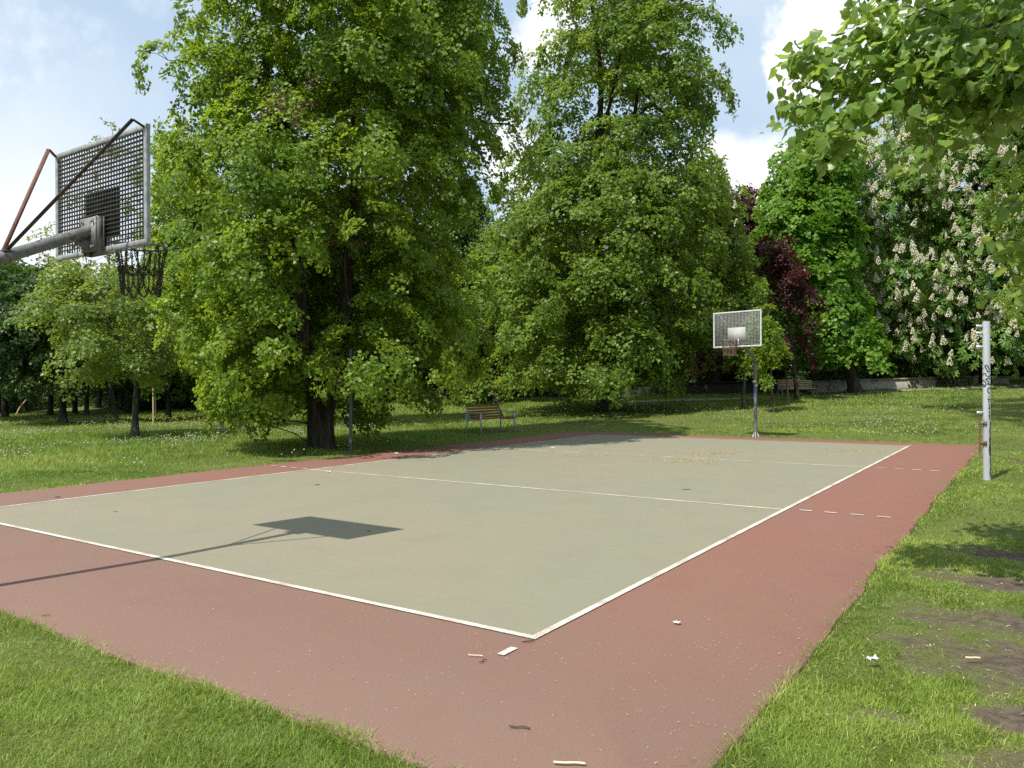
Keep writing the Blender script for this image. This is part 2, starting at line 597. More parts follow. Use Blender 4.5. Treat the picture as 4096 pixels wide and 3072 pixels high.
m, t = mat('grass_blade')
v = t.n('ShaderNodeAttribute', attribute_name='var').outputs['Fac']
c = t.n('ShaderNodeValToRGB')
t.put(c.inputs[0], v)
cr = c.color_ramp
cr.elements[0].color = (.08, .15, .018, 1)
cr.elements[0].position = 0
cr.elements[1].color = (.42, .34, .17, 1)
cr.elements[1].position = 1
for pos, cc in ((.35, (.185, .29, .035, 1)), (.65, (.30, .39, .065, 1)), (.86, (.42, .44, .13, 1))):
    el = cr.elements.new(pos)
    el.color = cc
p = principled(t, c.outputs[0], .5, spec=.3)
tr = t.n('ShaderNodeBsdfTranslucent', {'Color': t.mix(.5, c.outputs[0], (.30, .42, .06))})
finish(t, t.n('ShaderNodeMixShader', {0: .4, 1: p, 2: tr}))
M['grass'] = m

# ------------------------------------------------------------------ ground sheet
gx = np.unique(np.round(np.concatenate([np.linspace(-600, -80, 14), np.arange(-80, -12, 1.0), np.arange(-12, -10.6, .25), [-10.6, -10.53, -10.47, -10.4],
                                        np.arange(-10, 1.4, 1.0), [1.4, 1.47, 1.53, 1.6], np.arange(1.7, 6, .1), np.arange(6, 40, 1.0), np.linspace(40, 600, 14)]), 3))
gy = np.unique(np.round(np.concatenate([np.linspace(-300, -12, 10), np.arange(-12, -4, 1.0), np.arange(-4, -1.7, .1), [-1.7, -1.63, -1.57, -1.5], np.arange(-1, 6, .1),
                                        np.arange(6, 19, .4), [19.1, 19.22, 19.28, 19.4], np.arange(19.6, 30, .5), np.arange(30, 90, 1.5), np.linspace(90, 900, 16)]), 3))
GX, GY = np.meshgrid(gx, gy)
GZ = terrain(GX, GY)
nx, ny = len(gx), len(gy)
idx = np.arange(nx * ny).reshape(ny, nx)
F = np.stack([idx[:-1, :-1], idx[:-1, 1:], idx[1:, 1:], idx[1:, :-1]], -1).reshape(-1, 4)
me = mesh_np('lawn', np.stack([GX, GY, GZ], -1).reshape(-1, 3), F, M['ground'], smooth=True)
a = me.attributes.new('bare', 'FLOAT', 'POINT')
a.data.foreach_set('value', bare(GX.ravel(), GY.ravel()).astype(np.float32))
lawn = tag(obj('ground', me), 'grassy park ground with bare trodden earth beside the court', None, kind='structure')

# ------------------------------------------------------------------ court
mb = MB()
# slightly uneven rim so the slab is not ruler-straight
def rim(a, b_, n):
    a, b_ = np.array(a, float), np.array(b_, float)
    t_ = np.linspace(0, 1, n, endpoint=False)[:, None]
    p = a + (b_ - a) * t_
    nrm = np.array([(b_ - a)[1], -(b_ - a)[0]]) / np.linalg.norm(b_ - a)
    off = (fbm(p, 1.3, 21) - .5) * .09 + (fbm(p, 6, 22) - .5) * .04
    return p + nrm * off[:, None]
ring = np.vstack([rim((CX0, CY0), (CX1, CY0), 90), rim((CX1, CY0), (CX1, CY1), 150), rim((CX1, CY1), (CX0, CY1), 90), rim((CX0, CY1), (CX0, CY0), 150)])
n = len(ring)
cen = np.array([(CX0 + CX1) / 2, (CY0 + CY1) / 2])
inner = cen + (ring - cen) * np.array([.85, .9])
V = np.vstack([np.c_[ring, np.full(n, -.15)], np.c_[ring, np.full(n, -.006)], np.c_[cen + (ring - cen) * .9985, np.zeros(n)], np.c_[inner, np.zeros(n)], [[*cen, 0]]])
i = np.arange(n)
j = (i + 1) % n
F4 = np.vstack([np.c_[k * n + i, k * n + j, (k + 1) * n + j, (k + 1) * n + i] for k in range(3)])
F3 = np.c_[3 * n + i, 3 * n + j, np.full(n, 4 * n)]
tag(obj('court_surround', mesh_np('court_surround', V, [F4, F3], M['red'])), 'faded red acrylic margin around the ball court', None, kind='structure')
MB().add([(-9, 0, .004), (0, 0, .004), (0, 18, .004), (-9, 18, .004)], [[0, 1, 2, 3]]).build('court_floor', M['green'])
tag(bpy.data.objects['court_floor'], 'pale green acrylic playing court', None, kind='structure')
mb = MB()
def line(x0, y0, x1, y1):
    mb.add([(x0, y0, .008), (x1, y0, .008), (x1, y1, .008), (x0, y1, .008)], [[0, 1, 2, 3]])
LW = .055
line(-9, 0, 0, LW); line(-9, 18 - LW, 0, 18)
line(-9, LW, -9 + LW, 18 - LW); line(-LW, LW, 0, 18 - LW)
line(-9 + LW, 6.0, -LW, 6.05); line(-9 + LW, 11.95, -LW, 12.0)
for k in range(4):
    for yy in (6.085, 11.95):
        line(.14 + .303 * k, yy, .29 + .303 * k, yy + .05)
        line(-9.29 - .303 * k, yy - .03, -9.14 - .303 * k, yy + .02)
line(-.05, -.35, 0, -.2); line(-.05, 18.2, 0, 18.35)
line(-9, -.35, -8.95, -.2); line(-9, 18.2, -8.95, 18.35)
tag(mb.build('court_lines', M['line']), 'worn white volleyball lines with dashed extensions', None, kind='structure')

# ------------------------------------------------------------------ trees: skeleton, limbs, leaves
def unit(v):
    return v / (np.linalg.norm(v, axis=-1, keepdims=True) + 1e-9)


def resample(pts, step):
    pts = np.asarray(pts, float)
    # Catmull-Rom through the points, then even steps
    P = np.vstack([2 * pts[0] - pts[1], pts, 2 * pts[-1] - pts[-2]])
    out = []
    for k in range(1, len(P) - 2):
        n_ = max(2, int(np.ceil(np.linalg.norm(P[k + 1] - P[k]) / step)))
        for q in np.arange(n_) / n_:
            out.append(.5 * (2 * P[k] + (P[k + 1] - P[k - 1]) * q + (2 * P[k - 1] - 5 * P[k] + 4 * P[k + 1] - P[k + 2]) * q * q + (3 * P[k] - P[k - 1] - 3 * P[k + 1] + P[k + 2]) * q ** 3))
    out.append(pts[-1])
    return np.array(out)


def grow(stems, targets, rg, bf=.35, arch=.12, step=.55):
    """stems: list of polylines (first point of later stems joins nearest earlier node). returns pos, parent, is_stem"""
    pos, par, pl, st = [], [], [], []
    for s in stems:
        s = np.asarray(s, float)
        if not pos:
            prev = -1
        else:
            A = np.array(pos)
            prev = int(np.argmin(((A - s[0]) ** 2).sum(1)))
        for p in s:
            pos.append(p)
            par.append(prev)
            pl.append(0.0 if prev < 0 else pl[prev] + np.linalg.norm(p - pos[prev]))
            st.append(True)
            prev = len(pos) - 1
    cap = len(pos) + len(targets) * 14
    P = np.zeros((cap, 3)); L = np.zeros(cap)
    n_ = len(pos)
    P[:n_] = pos; L[:n_] = pl
    A = np.array(pos)
    dist = np.array([np.sqrt(((A - q) ** 2).sum(1)).min() for q in targets]) if len(targets) else []
    for k in np.argsort(dist):
        q = targets[k]
        dv = q - P[:n_]
        dd = np.sqrt((dv ** 2).sum(1))
        cost = dd + bf * L[:n_] + np.where(dv[:, 2] < -.2 * dd, .5 * dd, 0)
        i0 = int(np.argmin(cost))
        d0 = dd[i0]
        if d0 < .15: continue
        m_ = max(1, int(np.ceil(d0 / step)))
        ctrl = (P[i0] + q) / 2 + np.array([0, 0, arch * d0]) + rg.normal(0, .07 * d0, 3)
        prev = i0
        for b_ in np.linspace(0, 1, m_ + 1)[1:]:
            if n_ >= cap: break
            P[n_] = (1 - b_) ** 2 * P[i0] + 2 * b_ * (1 - b_) * ctrl + b_ * b_ * q
            par.append(prev); st.append(False)
            L[n_] = L[prev] + np.linalg.norm(P[n_] - P[prev])
            prev = n_
            n_ += 1
    return P[:n_], np.array(par), np.array(st)


def radii(P, par, r_tip=.006, e=2.35):
    n_ = len(P)
    acc = np.zeros(n_)
    has = np.zeros(n_, bool)
    for i_ in range(n_ - 1, -1, -1):
        if not has[i_]: acc[i_] += r_tip ** e
        if par[i_] >= 0:
            acc[par[i_]] += acc[i_]
            has[par[i_]] = True
    return acc ** (1 / e)


def limbs_mesh(P, par, rad, skip, minr=.0):
    """independent frusta for all branch edges"""
    k = np.array([i_ for i_ in range(len(P)) if par[i_] >= 0 and not skip[i_] and rad[i_] > minr])
    if len(k) == 0: return np.zeros((0, 3)), np.zeros((0, 4), int)
    a, b_ = P[par[k]], P[k]
    rb = rad[k]
    ra = np.minimum(rad[par[k]], rb * 1.5 + .004)
    d = unit(b_ - a)
    x = unit(np.cross(d, np.where(np.abs(d[:, 2:3]) > .9, [[1., 0, 0]], [[0, 0, 1.]])))
    y = np.cross(d, x)
    S = 5
    an = np.arange(S) * 2 * np.pi / S
    off = np.cos(an)[None, :, None] * x[:, None] + np.sin(an)[None, :, None] * y[:, None]
    V_ = np.concatenate([(a - d * ra[:, None] * .3)[:, None] + off * ra[:, None, None], b_[:, None] + off * rb[:, None, None]], 1).reshape(-1, 3)
    base = (np.arange(len(k)) * 2 * S)[:, None]
    i_ = np.arange(S)
    j_ = (i_ + 1) % S
    F_ = np.stack([base + i_, base + j_, base + S + j_, base + S + i_], -1).reshape(-1, 4)
    return V_, F_


def stem_mesh(pts, rad, n=14, flare=0.0, seed=1):
    V_, F_ = tube_np(pts, rad, n)
    c = np.repeat(np.asarray(pts), n, 0)
    o = V_ - c
    q = V_ * np.array([1, 1, .25])
    o *= (1 + (fbm(q, 4.5, seed) - .5) * .35)[:, None]
    if flare:
        z0 = pts[0][2]
        hgt = (V_[:, 2] - z0)
        ang = np.arctan2(o[:, 1], o[:, 0])
        o *= (1 + flare * np.exp(-np.maximum(hgt, 0) / .28) * (1 + .45 * np.sin(5 * ang + seed)))[:, None]
    return c + o, F_


def sprays_on(boughs, rg, sr, dens=20.0, flat=.55, inner=.12, rag=.5, tilt=.65):
    """boughs are ragged domes; returns the small leafy sprays lying on them (centre, normal, radius, hue)"""
    C, O, Rr = boughs
    oc, on, orr, oh = [], [], [], []
    for c, o, r in zip(C, O, Rr):
        n0 = unit(np.array([0, 0, .75]) + o * tilt + rg.normal(0, .12, 3))
        x = unit(np.cross(n0, rg.normal(0, 1, 3)))
        y = np.cross(n0, x)
        k = max(5, int(dens * r * r * (.3 / sr) ** 2 * rg.uniform(.75, 1.2)))
        ct = 1 - rg.uniform(0, 1, k) ** .9 * 1.18
        st = np.sqrt(np.clip(1 - ct * ct, 0, 1))
        ph = rg.uniform(0, 2 * np.pi, k)
        lx, ly = np.cos(ph) * st, np.sin(ph) * st
        dr = x * lx[:, None] + y * ly[:, None] + n0 * ct[:, None]
        rad = r * (1 + rag * 2 * (fbm(dr + c, 1.3, 5, 2) - .5)) * np.where(rg.uniform(0, 1, k) < inner, rg.uniform(.3, .8, k), rg.uniform(.9, 1.08, k))
        p = c + (x * lx[:, None] + y * ly[:, None] + n0 * (ct * flat)[:, None]) * rad[:, None]
        p[:, 2] -= .22 * r * st * st
        nn = unit(unit(x * lx[:, None] + y * ly[:, None] + n0 * (ct / flat)[:, None]) * .75 + n0 * .45 + rg.normal(0, .2, (k, 3)))
        oc.append(p); on.append(nn); orr.append(sr * rg.uniform(.65, 1.3, k)); oh.append(np.clip(rg.uniform(.02, .85) + rg.normal(0, .12, k), 0, 1))
    return np.vstack(oc), np.vstack(on), np.concatenate(orr), np.concatenate(oh)


def kites(sp, nper, size, rg, rnd=.38, aspect=.46, fold=.14, hang=.4):
    C, Nn, Rr, hue = sp
    K = len(C)
    nl = np.maximum(3, (nper * (Rr / Rr.mean()) ** 1.6 * rg.uniform(.7, 1.3, K)).astype(int))
    cl = np.repeat(np.arange(K), nl)
    N = len(cl)
    n_ = Nn[cl]
    x = unit(np.cross(n_, rg.normal(0, 1, (N, 3))))
    rho = np.sqrt(rg.uniform(0, 1, N)) * Rr[cl]
    off = x * rho[:, None]
    pos = C[cl] + off + n_ * (rg.normal(0, .16, N) * Rr[cl])[:, None]
    pos[:, 2] -= .35 * rho ** 2 / Rr[cl]
    nrm = unit(n_ + rg.normal(0, 1, (N, 3)) * rnd)
    tip = unit(off) * .6 + rg.normal(0, .5, (N, 3)) + np.array([0, 0, -hang])
    tip = unit(tip - nrm * (tip * nrm).sum(1, keepdims=True))
    sd_ = np.cross(nrm, tip)
    sz = size * rg.uniform(.6, 1.25, N)[:, None]
    V_ = np.stack([pos, pos + tip * sz * .42 + sd_ * sz * aspect + nrm * sz * fold, pos + tip * sz, pos + tip * sz * .42 - sd_ * sz * aspect + nrm * sz * fold], 1).reshape(-1, 3)
    base = (np.arange(N) * 4)[:, None]
    F_ = np.concatenate([base + [0, 1, 2], base + [0, 2, 3]], 1).reshape(-1, 3)
    vr = np.clip(hue[cl] + rg.normal(0, .15, N), 0, 1)
    return V_, F_, np.repeat(vr, 4)


def palmate(sp, nper, size, rg):
    """chestnut leaves: leaflets hanging like a hand"""
    C, Nn, Rr, hue = sp
    cl = np.repeat(np.arange(len(C)), nper)
    N = len(cl)
    n_ = Nn[cl]
    d = unit(np.cross(n_, rg.normal(0, 1, (N, 3))))
    rho = np.sqrt(rg.uniform(.05, 1, N)) * Rr[cl]
    pos = C[cl] + d * rho[:, None] + n_ * (rg.normal(0, .12, N) * Rr[cl])[:, None]
    pos[:, 2] -= .3 * rho ** 2 / Rr[cl]
    nrm = unit(n_ + rg.normal(0, 1, (N, 3)) * .28)
    ax = unit(d - nrm * (d * nrm).sum(1, keepdims=True) + 1e-4)
    ay = np.cross(nrm, ax)
    sz = size * rg.uniform(.65, 1.15, N)
    Vs = []
    lv = np.clip(hue[cl] + rg.normal(0, .13, N), 0, 1)
    for k_, an in enumerate(np.radians([-105, -62, -22, 22, 62, 105])):
        ln = sz * (1 - .28 * abs(an) / 1.83)
        dr = ax * np.cos(an) + ay * np.sin(an)
        sd_ = np.cross(nrm, dr)
        hang = -nrm * .36
        tip = pos + (dr + hang) * ln[:, None] * .95
        mid = pos + (dr + hang * .4) * ln[:, None] * .62
        Vs.append(np.stack([pos, mid + sd_ * ln[:, None] * .18, tip, mid - sd_ * ln[:, None] * .18], 1))
    V_ = np.concatenate(Vs, 0).reshape(-1, 3)
    m_ = len(V_) // 4
    base = (np.arange(m_) * 4)[:, None]
    F_ = np.concatenate([base + [0, 1, 2], base + [0, 2, 3]], 1).reshape(-1, 3)
    return V_, F_, np.repeat(np.tile(lv, 6), 4)


def envelope_clumps(rows, d, rg, ncl, r, hole=.35, depth=.95, hole_scale=.55, seed=0, shell=1.6, zmin=None, gap=.72):
    """rows: (v, uL, uR) crown silhouette at distance d -> clump centres, outward directions, radii"""
    rows = np.array(sorted(rows, key=lambda q: -q[0]), float)
    zz = np.array([at(2048, v, d)[2] for v in rows[:, 0]])
    sl = (rows[:, 1] - 2048) / FOC * d
    sr = (rows[:, 2] - 2048) / FOC * d
    out_c, out_o, out_r = [], [], []
    a_mean = ((sr - sl) / 2).mean()
    zc = np.linspace(zz[0], zz[-1], 200)
    aa = np.interp(zc, zz, (sr - sl) / 2)
    pz = aa ** 1.3 + .15 * a_mean
    pz /= pz.sum()
    tries = 0
    cs = np.zeros((0, 3))
    while len(out_c) < ncl and tries < ncl * 14:
        tries += 1
        z = rg.choice(zc, p=pz) + rg.uniform(-.5, .5) * (zc[1] - zc[0])
        a_ = np.interp(z, zz, (sr - sl) / 2)
        c_ = np.interp(z, zz, (sr + sl) / 2)
        rr = r * rg.uniform(.65, 1.25)
        th = rg.uniform(0, 2 * np.pi)
        rho = (1 - .75 * rg.uniform(0, 1) ** shell) * rg.uniform(.88, 1.1)
        a2 = max(a_ - .75 * rr, .1)
        bdep = max((.5 * a_ + .5 * a_mean) * depth - .5 * rr, .1)
        s = c_ + a2 * rho * np.cos(th)
        f = bdep * rho * np.sin(th)
        p = CAM * np.array([1, 1, 0]) + RGT * s + FWD * (d + f) + np.array([0, 0, z])
        if vnoise(p[None], hole_scale, seed)[0] < hole: continue
        if zmin is not None and z < zmin + .3: continue
        if len(out_c) and (((cs - p) * [1, 1, 1.25]) ** 2).sum(1).min() < (gap * rr) ** 2: continue
        o = RGT * np.cos(th) * rho + FWD * np.sin(th) * rho + np.array([0, 0, .25])
        out_c.append(p); out_o.append(o / np.linalg.norm(o)); out_r.append(rr)
        cs = np.array(out_c)
    return np.array(out_c), np.array(out_o), np.array(out_r)


def build_tree(name, label, cat, base, stems, stem_r, boughs, leafmat, barkmat, nper, size, seed, group=None, kind='kite', flare=.5,
               bf=.35, arch=.12, r_tip=.006, minr=0.0, sr=.3, dens=20.0, sp_kw=None, **kw):
    rg = np.random.default_rng(seed)
    base = np.array(base, float)
    root = thing(name, label, cat, tuple(base), group=group)
    sp = sprays_on(boughs, rg, sr, dens, **(sp_kw or {}))
    pick = rg.uniform(0, 1, len(sp[0])) < .3
    targets = np.vstack([boughs[0] - np.array([0, 0, .15]), sp[0][pick]])
    stems2 = [resample(s, .4) for s in stems]
    P, par, isst = grow(stems2, targets, rg, bf, arch)
    rad = radii(P, par, r_tip)
    V_, F_ = limbs_mesh(P, par, rad, isst, minr)
    Vs, Fs, off = [V_ - base], [F_], len(V_)
    for k_, (s, (r0, r1)) in enumerate(zip(stems2, stem_r)):
        L_ = np.linspace(0, 1, len(s))
        rr = r0 + (r1 - r0) * L_ ** .8
        v2, f2 = stem_mesh(s, rr, 14, flare if k_ == 0 else 0, seed + k_)
        Vs.append(v2 - base); Fs.append(f2 + off); off += len(v2)
    obj('trunk', mesh_np('trunk', np.vstack(Vs), np.vstack(Fs), barkmat, smooth=True), root)
    lv, lf, va = (kites if kind == 'kite' else palmate)(sp, nper, size, rg, **kw)
    obj('crown', mesh_np('crown', lv - base, lf, leafmat, va), root)
    return root, boughs, sp, rg


def P3(u, v, d): return at(u, v, d)

# ---- the big twin-stemmed linden beside the court
b1 = np.array([-12.65, 9.6, -.03])
D1 = float((b1 - CAM) @ FWD)
rows = [(-900, 1250, 1500), (-600, 1000, 1800), (-300, 850, 2000), (0, 735, 2065), (120, 640, 2090), (300, 690, 2130), (420, 700, 2170), (520, 690, 2120), (640, 660, 2040), (760, 640, 2010),
        (900, 600, 1960), (1100, 640, 1940), (1300, 720, 1920), (1450, 780, 1880), (1570, 830, 1800), (1690, 960, 1600)]
cl1 = envelope_clumps(rows, D1, np.random.default_rng(11), 330, 1.0, hole=.2, hole_scale=.5, seed=5, zmin=.8, gap=.58)
def corridor(cl, d0, boxes, seed):
    # leave the stems in view: boughs do not grow straight out before them
    rg = np.random.default_rng(seed)
    rel = cl[0] - CAM
    dep = rel @ FWD
    u = 2048 + (rel @ RGT) / dep * FOC; v = 1536 - rel[:, 2] / dep * FOC
    k = np.ones(len(u), bool)
    for (u0, u1, v0, v1, p) in boxes:
        k &= ~((u > u0) & (u < u1) & (v > v0) & (v < v1) & (dep < d0 + .6) & (rg.uniform(0, 1, len(u)) < p))
    return tuple(q[k] for q in cl)
cl1 = corridor(cl1, D1, [(1120, 1300, 980, 1430, .92), (1290, 1480, 840, 1430, .92), (1370, 1480, 380, 700, .7), (1170, 1390, 1540, 1800, 1.0), (1500, 1900, 650, 900, .4)], 5)
stA = [b1 + [-.1, 0, -.1], P3(1262, 1700, D1), P3(1255, 1560, D1 - .1), P3(1225, 1400, D1 - .3), P3(1205, 1200, D1 - .4), P3(1190, 1000, D1 - .3), P3(1150, 700, D1 - .2), P3(1080, 350, D1), P3(1060, 0, D1), P3(1080, -300, D1)]
stB = [b1 + [.15, .05, -.1], P3(1300, 1700, D1 + .1), P3(1330, 1500, D1 + .2), P3(1375, 1300, D1 + .4), P3(1395, 1050, D1 + .5), P3(1420, 850, D1 + .6), P3(1425, 600, D1 + .6), P3(1430, 350, D1 + .5), P3(1450, 0, D1 + .4), P3(1440, -450, D1 + .3)]
brA = [P3(1400, 800, D1 + .5), P3(1500, 720, D1 + .3), P3(1700, 580, D1), P3(1870, 500, D1 - .3), P3(2040, 495, D1 - .6)]
brB = [P3(1425, 420, D1 + .5), P3(1560, 300, D1 + .8), P3(1700, 180, D1 + 1), P3(1850, 160, D1 + 1)]
brC = [P3(1200, 600, D1), P3(1080, 370, D1 - .8), P3(960, 250, D1 - 1), P3(800, 180, D1 - 1.2)]
big, clb, spb, rgb = build_tree('linden_tree', 'tall twin-stemmed linden with dense green crown beside the left edge of the court', 'tree', b1,
                           [stA, stB, brA, brB, brC], [(.23, .05), (.25, .05), (.08, .02), (.075, .02), (.08, .02)], cl1, M['linden'], M['bark'], 62, .104, 101, flare=.35, sr=.28, dens=15)
# a few dead brown sprays inside the crown
dc = np.array([P3(1180, 400, D1 - 2.5), P3(1190, 440, D1 - 2.6), P3(1310, 880, D1 - 1.5), P3(1350, 930, D1 - 1.5), P3(1270, 860, D1 - 1)])
dsp = (np.repeat(dc, 5, 0) + rgb.normal(0, .25, (25, 3)), unit(rgb.normal(0, 1, (25, 3)) + [0, -.5, .3]), np.full(25, .2), np.full(25, .5))
dv, df, da = kites(dsp, 26, .085, rgb, hang=1.2)
obj('dead_leaves', mesh_np('dead_leaves', dv - b1, df, M['dry'], da), big)

# ---- the middle linden beyond the court
D2 = 35.0
b2 = ground_pt(2418, D2)
rows = [(-480, 2300, 2520), (-280, 2150, 2720), (-60, 2080, 2840), (60, 2060, 2880), (200, 2040, 2970), (330, 2050, 2940), (440, 2080, 2870), (560, 2050, 2890), (650, 2010, 2910), (760, 1960, 2930),
        (900, 1930, 2940), (1050, 1900, 2950), (1200, 1890, 2900), (1350, 1920, 2850), (1470, 1960, 2790), (1590, 2050, 2700)]
cl2 = envelope_clumps(rows, D2, np.random.default_rng(12), 360, 1.3, hole=.2, hole_scale=.38, seed=9, zmin=1.7, gap=.62)
cl2 = corridor(cl2, D2, [(2340, 2470, 1250, 1400, .7), (2300, 2500, 1590, 1700, 1.0)], 6)
keep = (cl2[0][:, 2] < 11) | (np.random.default_rng(3).uniform(0, 1, len(cl2[0])) < .66)
cl2 = tuple(q[keep] for q in cl2)
st2 = [b2 + [0, 0, -.1], P3(2420, 1500, D2), P3(2415, 1300, D2), P3(2400, 1000, D2), P3(2395, 700, D2), P3(2400, 520, D2), P3(2410, 380, D2), P3(2395, 150, D2), P3(2350, -100, D2)]
st2b = [P3(2400, 560, D2), P3(2450, 400, D2 - .5), P3(2480, 250, D2 - .5), P3(2520, 60, D2 - .5)]
st2c = [P3(2410, 900, D2), P3(2510, 600, D2), P3(2550, 420, D2), P3(2570, 250, D2), P3(2620, 60, D2)]
st2d = [P3(2550, 470, D2), P3(2620, 420, D2 - .5), P3(2700, 500, D2 - .8)]
build_tree('linden_tree', 'tall light green linden standing on the lawn behind the far end of the court', 'tree', b2, [st2, st2b, st2c, st2d],
           [(.36, .05), (.11, .03), (.16, .03), (.07, .02)], cl2, M['linden2'], M['bark'], 44, .155, 102, flare=.5, sr=.38, dens=15)

# ---- bright green maple, right
D3 = 40.5
b3 = ground_pt(3425, D3)
rows = [(470, 3220, 3320), (540, 3170, 3420), (620, 3080, 3460), (750, 3040, 3450), (900, 3000, 3430), (1050, 3040, 3430), (1200, 3120, 3470), (1350, 3150, 3540), (1500, 3200, 3540)]
cl3 = envelope_clumps(rows, D3, np.random.default_rng(13), 170, 1.25, hole=.15, hole_scale=.45, seed=13, zmin=3.1)
st3 = [b3 + [0, 0, -.1], P3(3415, 1540, D3), P3(3390, 1470, D3), P3(3365, 1400, D3), P3(3350, 1200, D3), P3(3340, 900, D3), P3(3310, 600, D3)]
build_tree('maple_tree', 'bright green maple with a leaning dark trunk before the low wall', 'tree', b3, [st3], [(.33, .05)], cl3, M['maple'], M['bark3'], 40, .19, 103,
           sr=.42, rnd=.3, aspect=.52, sp_kw=dict(flat=.42))

# ---- flowering horse chestnut, right
D4 = 44.0
b4 = ground_pt(3908, D4 + 2)
rows = [(20, 3720, 4200), (250, 3620, 4350), (440, 3540, 4420), (560, 3370, 4460), (700, 3300, 4480), (900, 3240, 4560), (1100, 3240, 4560), (1250, 3290, 4540), (1380, 3430, 4500), (1480, 3600, 4360)]
cl4 = envelope_clumps(rows, D4, np.random.default_rng(14), 520, 1.15, hole=.06, hole_scale=.45, seed=17, depth=.6, zmin=3.0, gap=.58)
st4 = [b4 + [0, 0, -.1], P3(3905, 1450, D4 + 1.5), P3(3900, 1200, D4 + 1), P3(3900, 900, D4), P3(3920, 500, D4)]
ches, clc, spc, rgc = build_tree('chestnut_tree', 'horse chestnut covered in cream flower candles at the right edge', 'tree', b4, [st4], [(.42, .06)], cl4, M['chestnut'], M['bark'],
                            5, .42, 104, kind='palm', sr=.48, sp_kw=dict(tilt=.9, rag=.3))


def candle_mesh(name, seed=0):
    rg = np.random.default_rng(seed)
    mb = MB()
    H = .30
    for k in range(54):
        t_ = rg.uniform(0, 1)
        z = H * t_
        r_ = .088 * (1 - t_) ** .75 + .012
        th = rg.uniform(0, 2 * np.pi)
        c = np.array([r_ * np.cos(th), r_ * np.sin(th), z])
        s = .040 * (1 - .45 * t_)
        ax = unit(rg.normal(0, 1, 3)); ay = unit(np.cross(ax, rg.normal(0, 1, 3))); az = np.cross(ax, ay)
        mb.add([c + ax * s, c - ax * s, c + ay * s, c - ay * s, c + az * s * .6, c - az * s * .6], [[0, 2, 4], [2, 1, 4], [1, 3, 4], [3, 0, 4], [2, 0, 5], [1, 2, 5], [3, 1, 5], [0, 3, 5]])
    mb.tube([(0, 0, -.04), (0, 0, H)], [.006, .004], 4, False)
    return mb


cm = [candle_mesh('flower_candle', s_) for s_ in range(4)]
cmesh = [c_.mesh('flower_candle', M['blossom']) for c_ in cm]
C, Nn, Rr, _h = spc
toc = unit(CAM - C)
rel = C - at(3930, 900, D4)
# outer sprays only: the foremost ones of each small patch of the crown's face
cellk = {}
for i_ in range(len(C)):
    if (rel[i_] * toc[i_]).sum() < -.5: continue
    q = C[i_] - CAM
    dq = q @ FWD
    key = (int((q @ RGT) / dq * 120), int(q[2] / dq * 120))
    if key not in cellk or dq < cellk[key][0]: cellk[key] = (dq, i_)
front = [i_ for _, i_ in cellk.values()]
spots = []
for i_ in front:
    for q in range(1 + (rgc.uniform() < .7)):
        spots.append((C[i_] + Nn[i_] * .2 + toc[i_] * .22 + np.array(SUNV) * .25 + rgc.normal(0, .22, 3), Nn[i_]))
spots.sort(key=lambda s_: np.linalg.norm(s_[0] - CAM))
rest_v, rest_f, off = [], [], 0
for k, (p, o_) in enumerate(spots):
    tilt = unit(np.array([0, 0, 1.]) + o_ * np.array([1, 1, 0]) * .35 + rgc.normal(0, .14, 3))
    rot = Vector(tilt).to_track_quat('Z', 'Y').to_matrix()
    s_ = rgc.uniform(.95, 1.6)
    if k < 100:
        fo = obj('flower_candle', cmesh[k % 4], ches)
        fo.location = p - b4
        fo.rotation_euler = rot.to_euler()
        fo.scale = (s_, s_, s_)
    else:
        v_ = np.vstack(cm[k % 4].v) @ np.array(rot).T * s_ + (p - b4)
        f_ = np.vstack(cm[k % 4].f3)
        rest_v.append(v_); rest_f.append(f_ + off); off += len(v_)
fr = obj('flower_candle', mesh_np('flower_candle', np.vstack(rest_v), np.vstack(rest_f), M['blossom']), ches)
fr['kind'] = 'stuff'

# ---- small-leaved linden cut by the right edge
D5 = 21.0
b5 = ground_pt(4420, D5)
rows = [(-1150, 3700, 5200), (-850, 3350, 5400), (-500, 3300, 5400), (-250, 3600, 5200), (100, 4200, 4800), (420, 4120, 4760), (600, 3990, 4800), (760, 3950, 4820), (900, 3960, 4820), (1020, 4060, 4780), (1180, 4090, 4700), (1350, 4180, 4600)]
cl5 = envelope_clumps(rows, D5, np.random.default_rng(15), 230, 1.0, hole=.2, hole_scale=.6, seed=23, zmin=1.5)
st5 = [b5 + [0, 0, -.1], P3(4420, 1400, D5), P3(4400, 1000, D5), P3(4390, 300, D5), P3(4400, -800, D5)]
build_tree('linden_tree', 'small-leaved linden reaching in from the right edge before the flowering chestnut', 'tree', b5, [st5], [(.2, .04)], cl5, M['linden'], M['bark'], 60, .08, 105, sr=.27)

# ---- purple-leaved trees
D6 = 36.5
b6 = ground_pt(3190, D6 + 1)
rows = [(960, 3060, 3110), (1020, 3040, 3170), (1080, 3020, 3230), (1200, 3010, 3290), (1330, 3050, 3300), (1400, 2760, 3310), (1490, 2720, 3260)]
cl6 = envelope_clumps(rows, D6, np.random.default_rng(16), 26, .7, hole=.42, hole_scale=.6, seed=29, zmin=2.6)
st6 = [b6 + [0, 0, -.1], P3(3170, 1400, D6 + .5), P3(3140, 1200, D6), P3(3090, 950, D6)]
build_tree('plum_tree', 'dark purple-leaved tree growing between the linden and the bright maple', 'tree', b6, [st6], [(.12, .03)], cl6, M['purple'], M['bark3'], 40, .13, 106, sr=.3)
D7 = 50.0
b7 = ground_pt(2960, D7)
rows = [(770, 2960, 3010), (830, 2900, 3030), (930, 2870, 3090), (1050, 2840, 3060), (1250, 2780, 3040), (1450, 2740, 3000)]
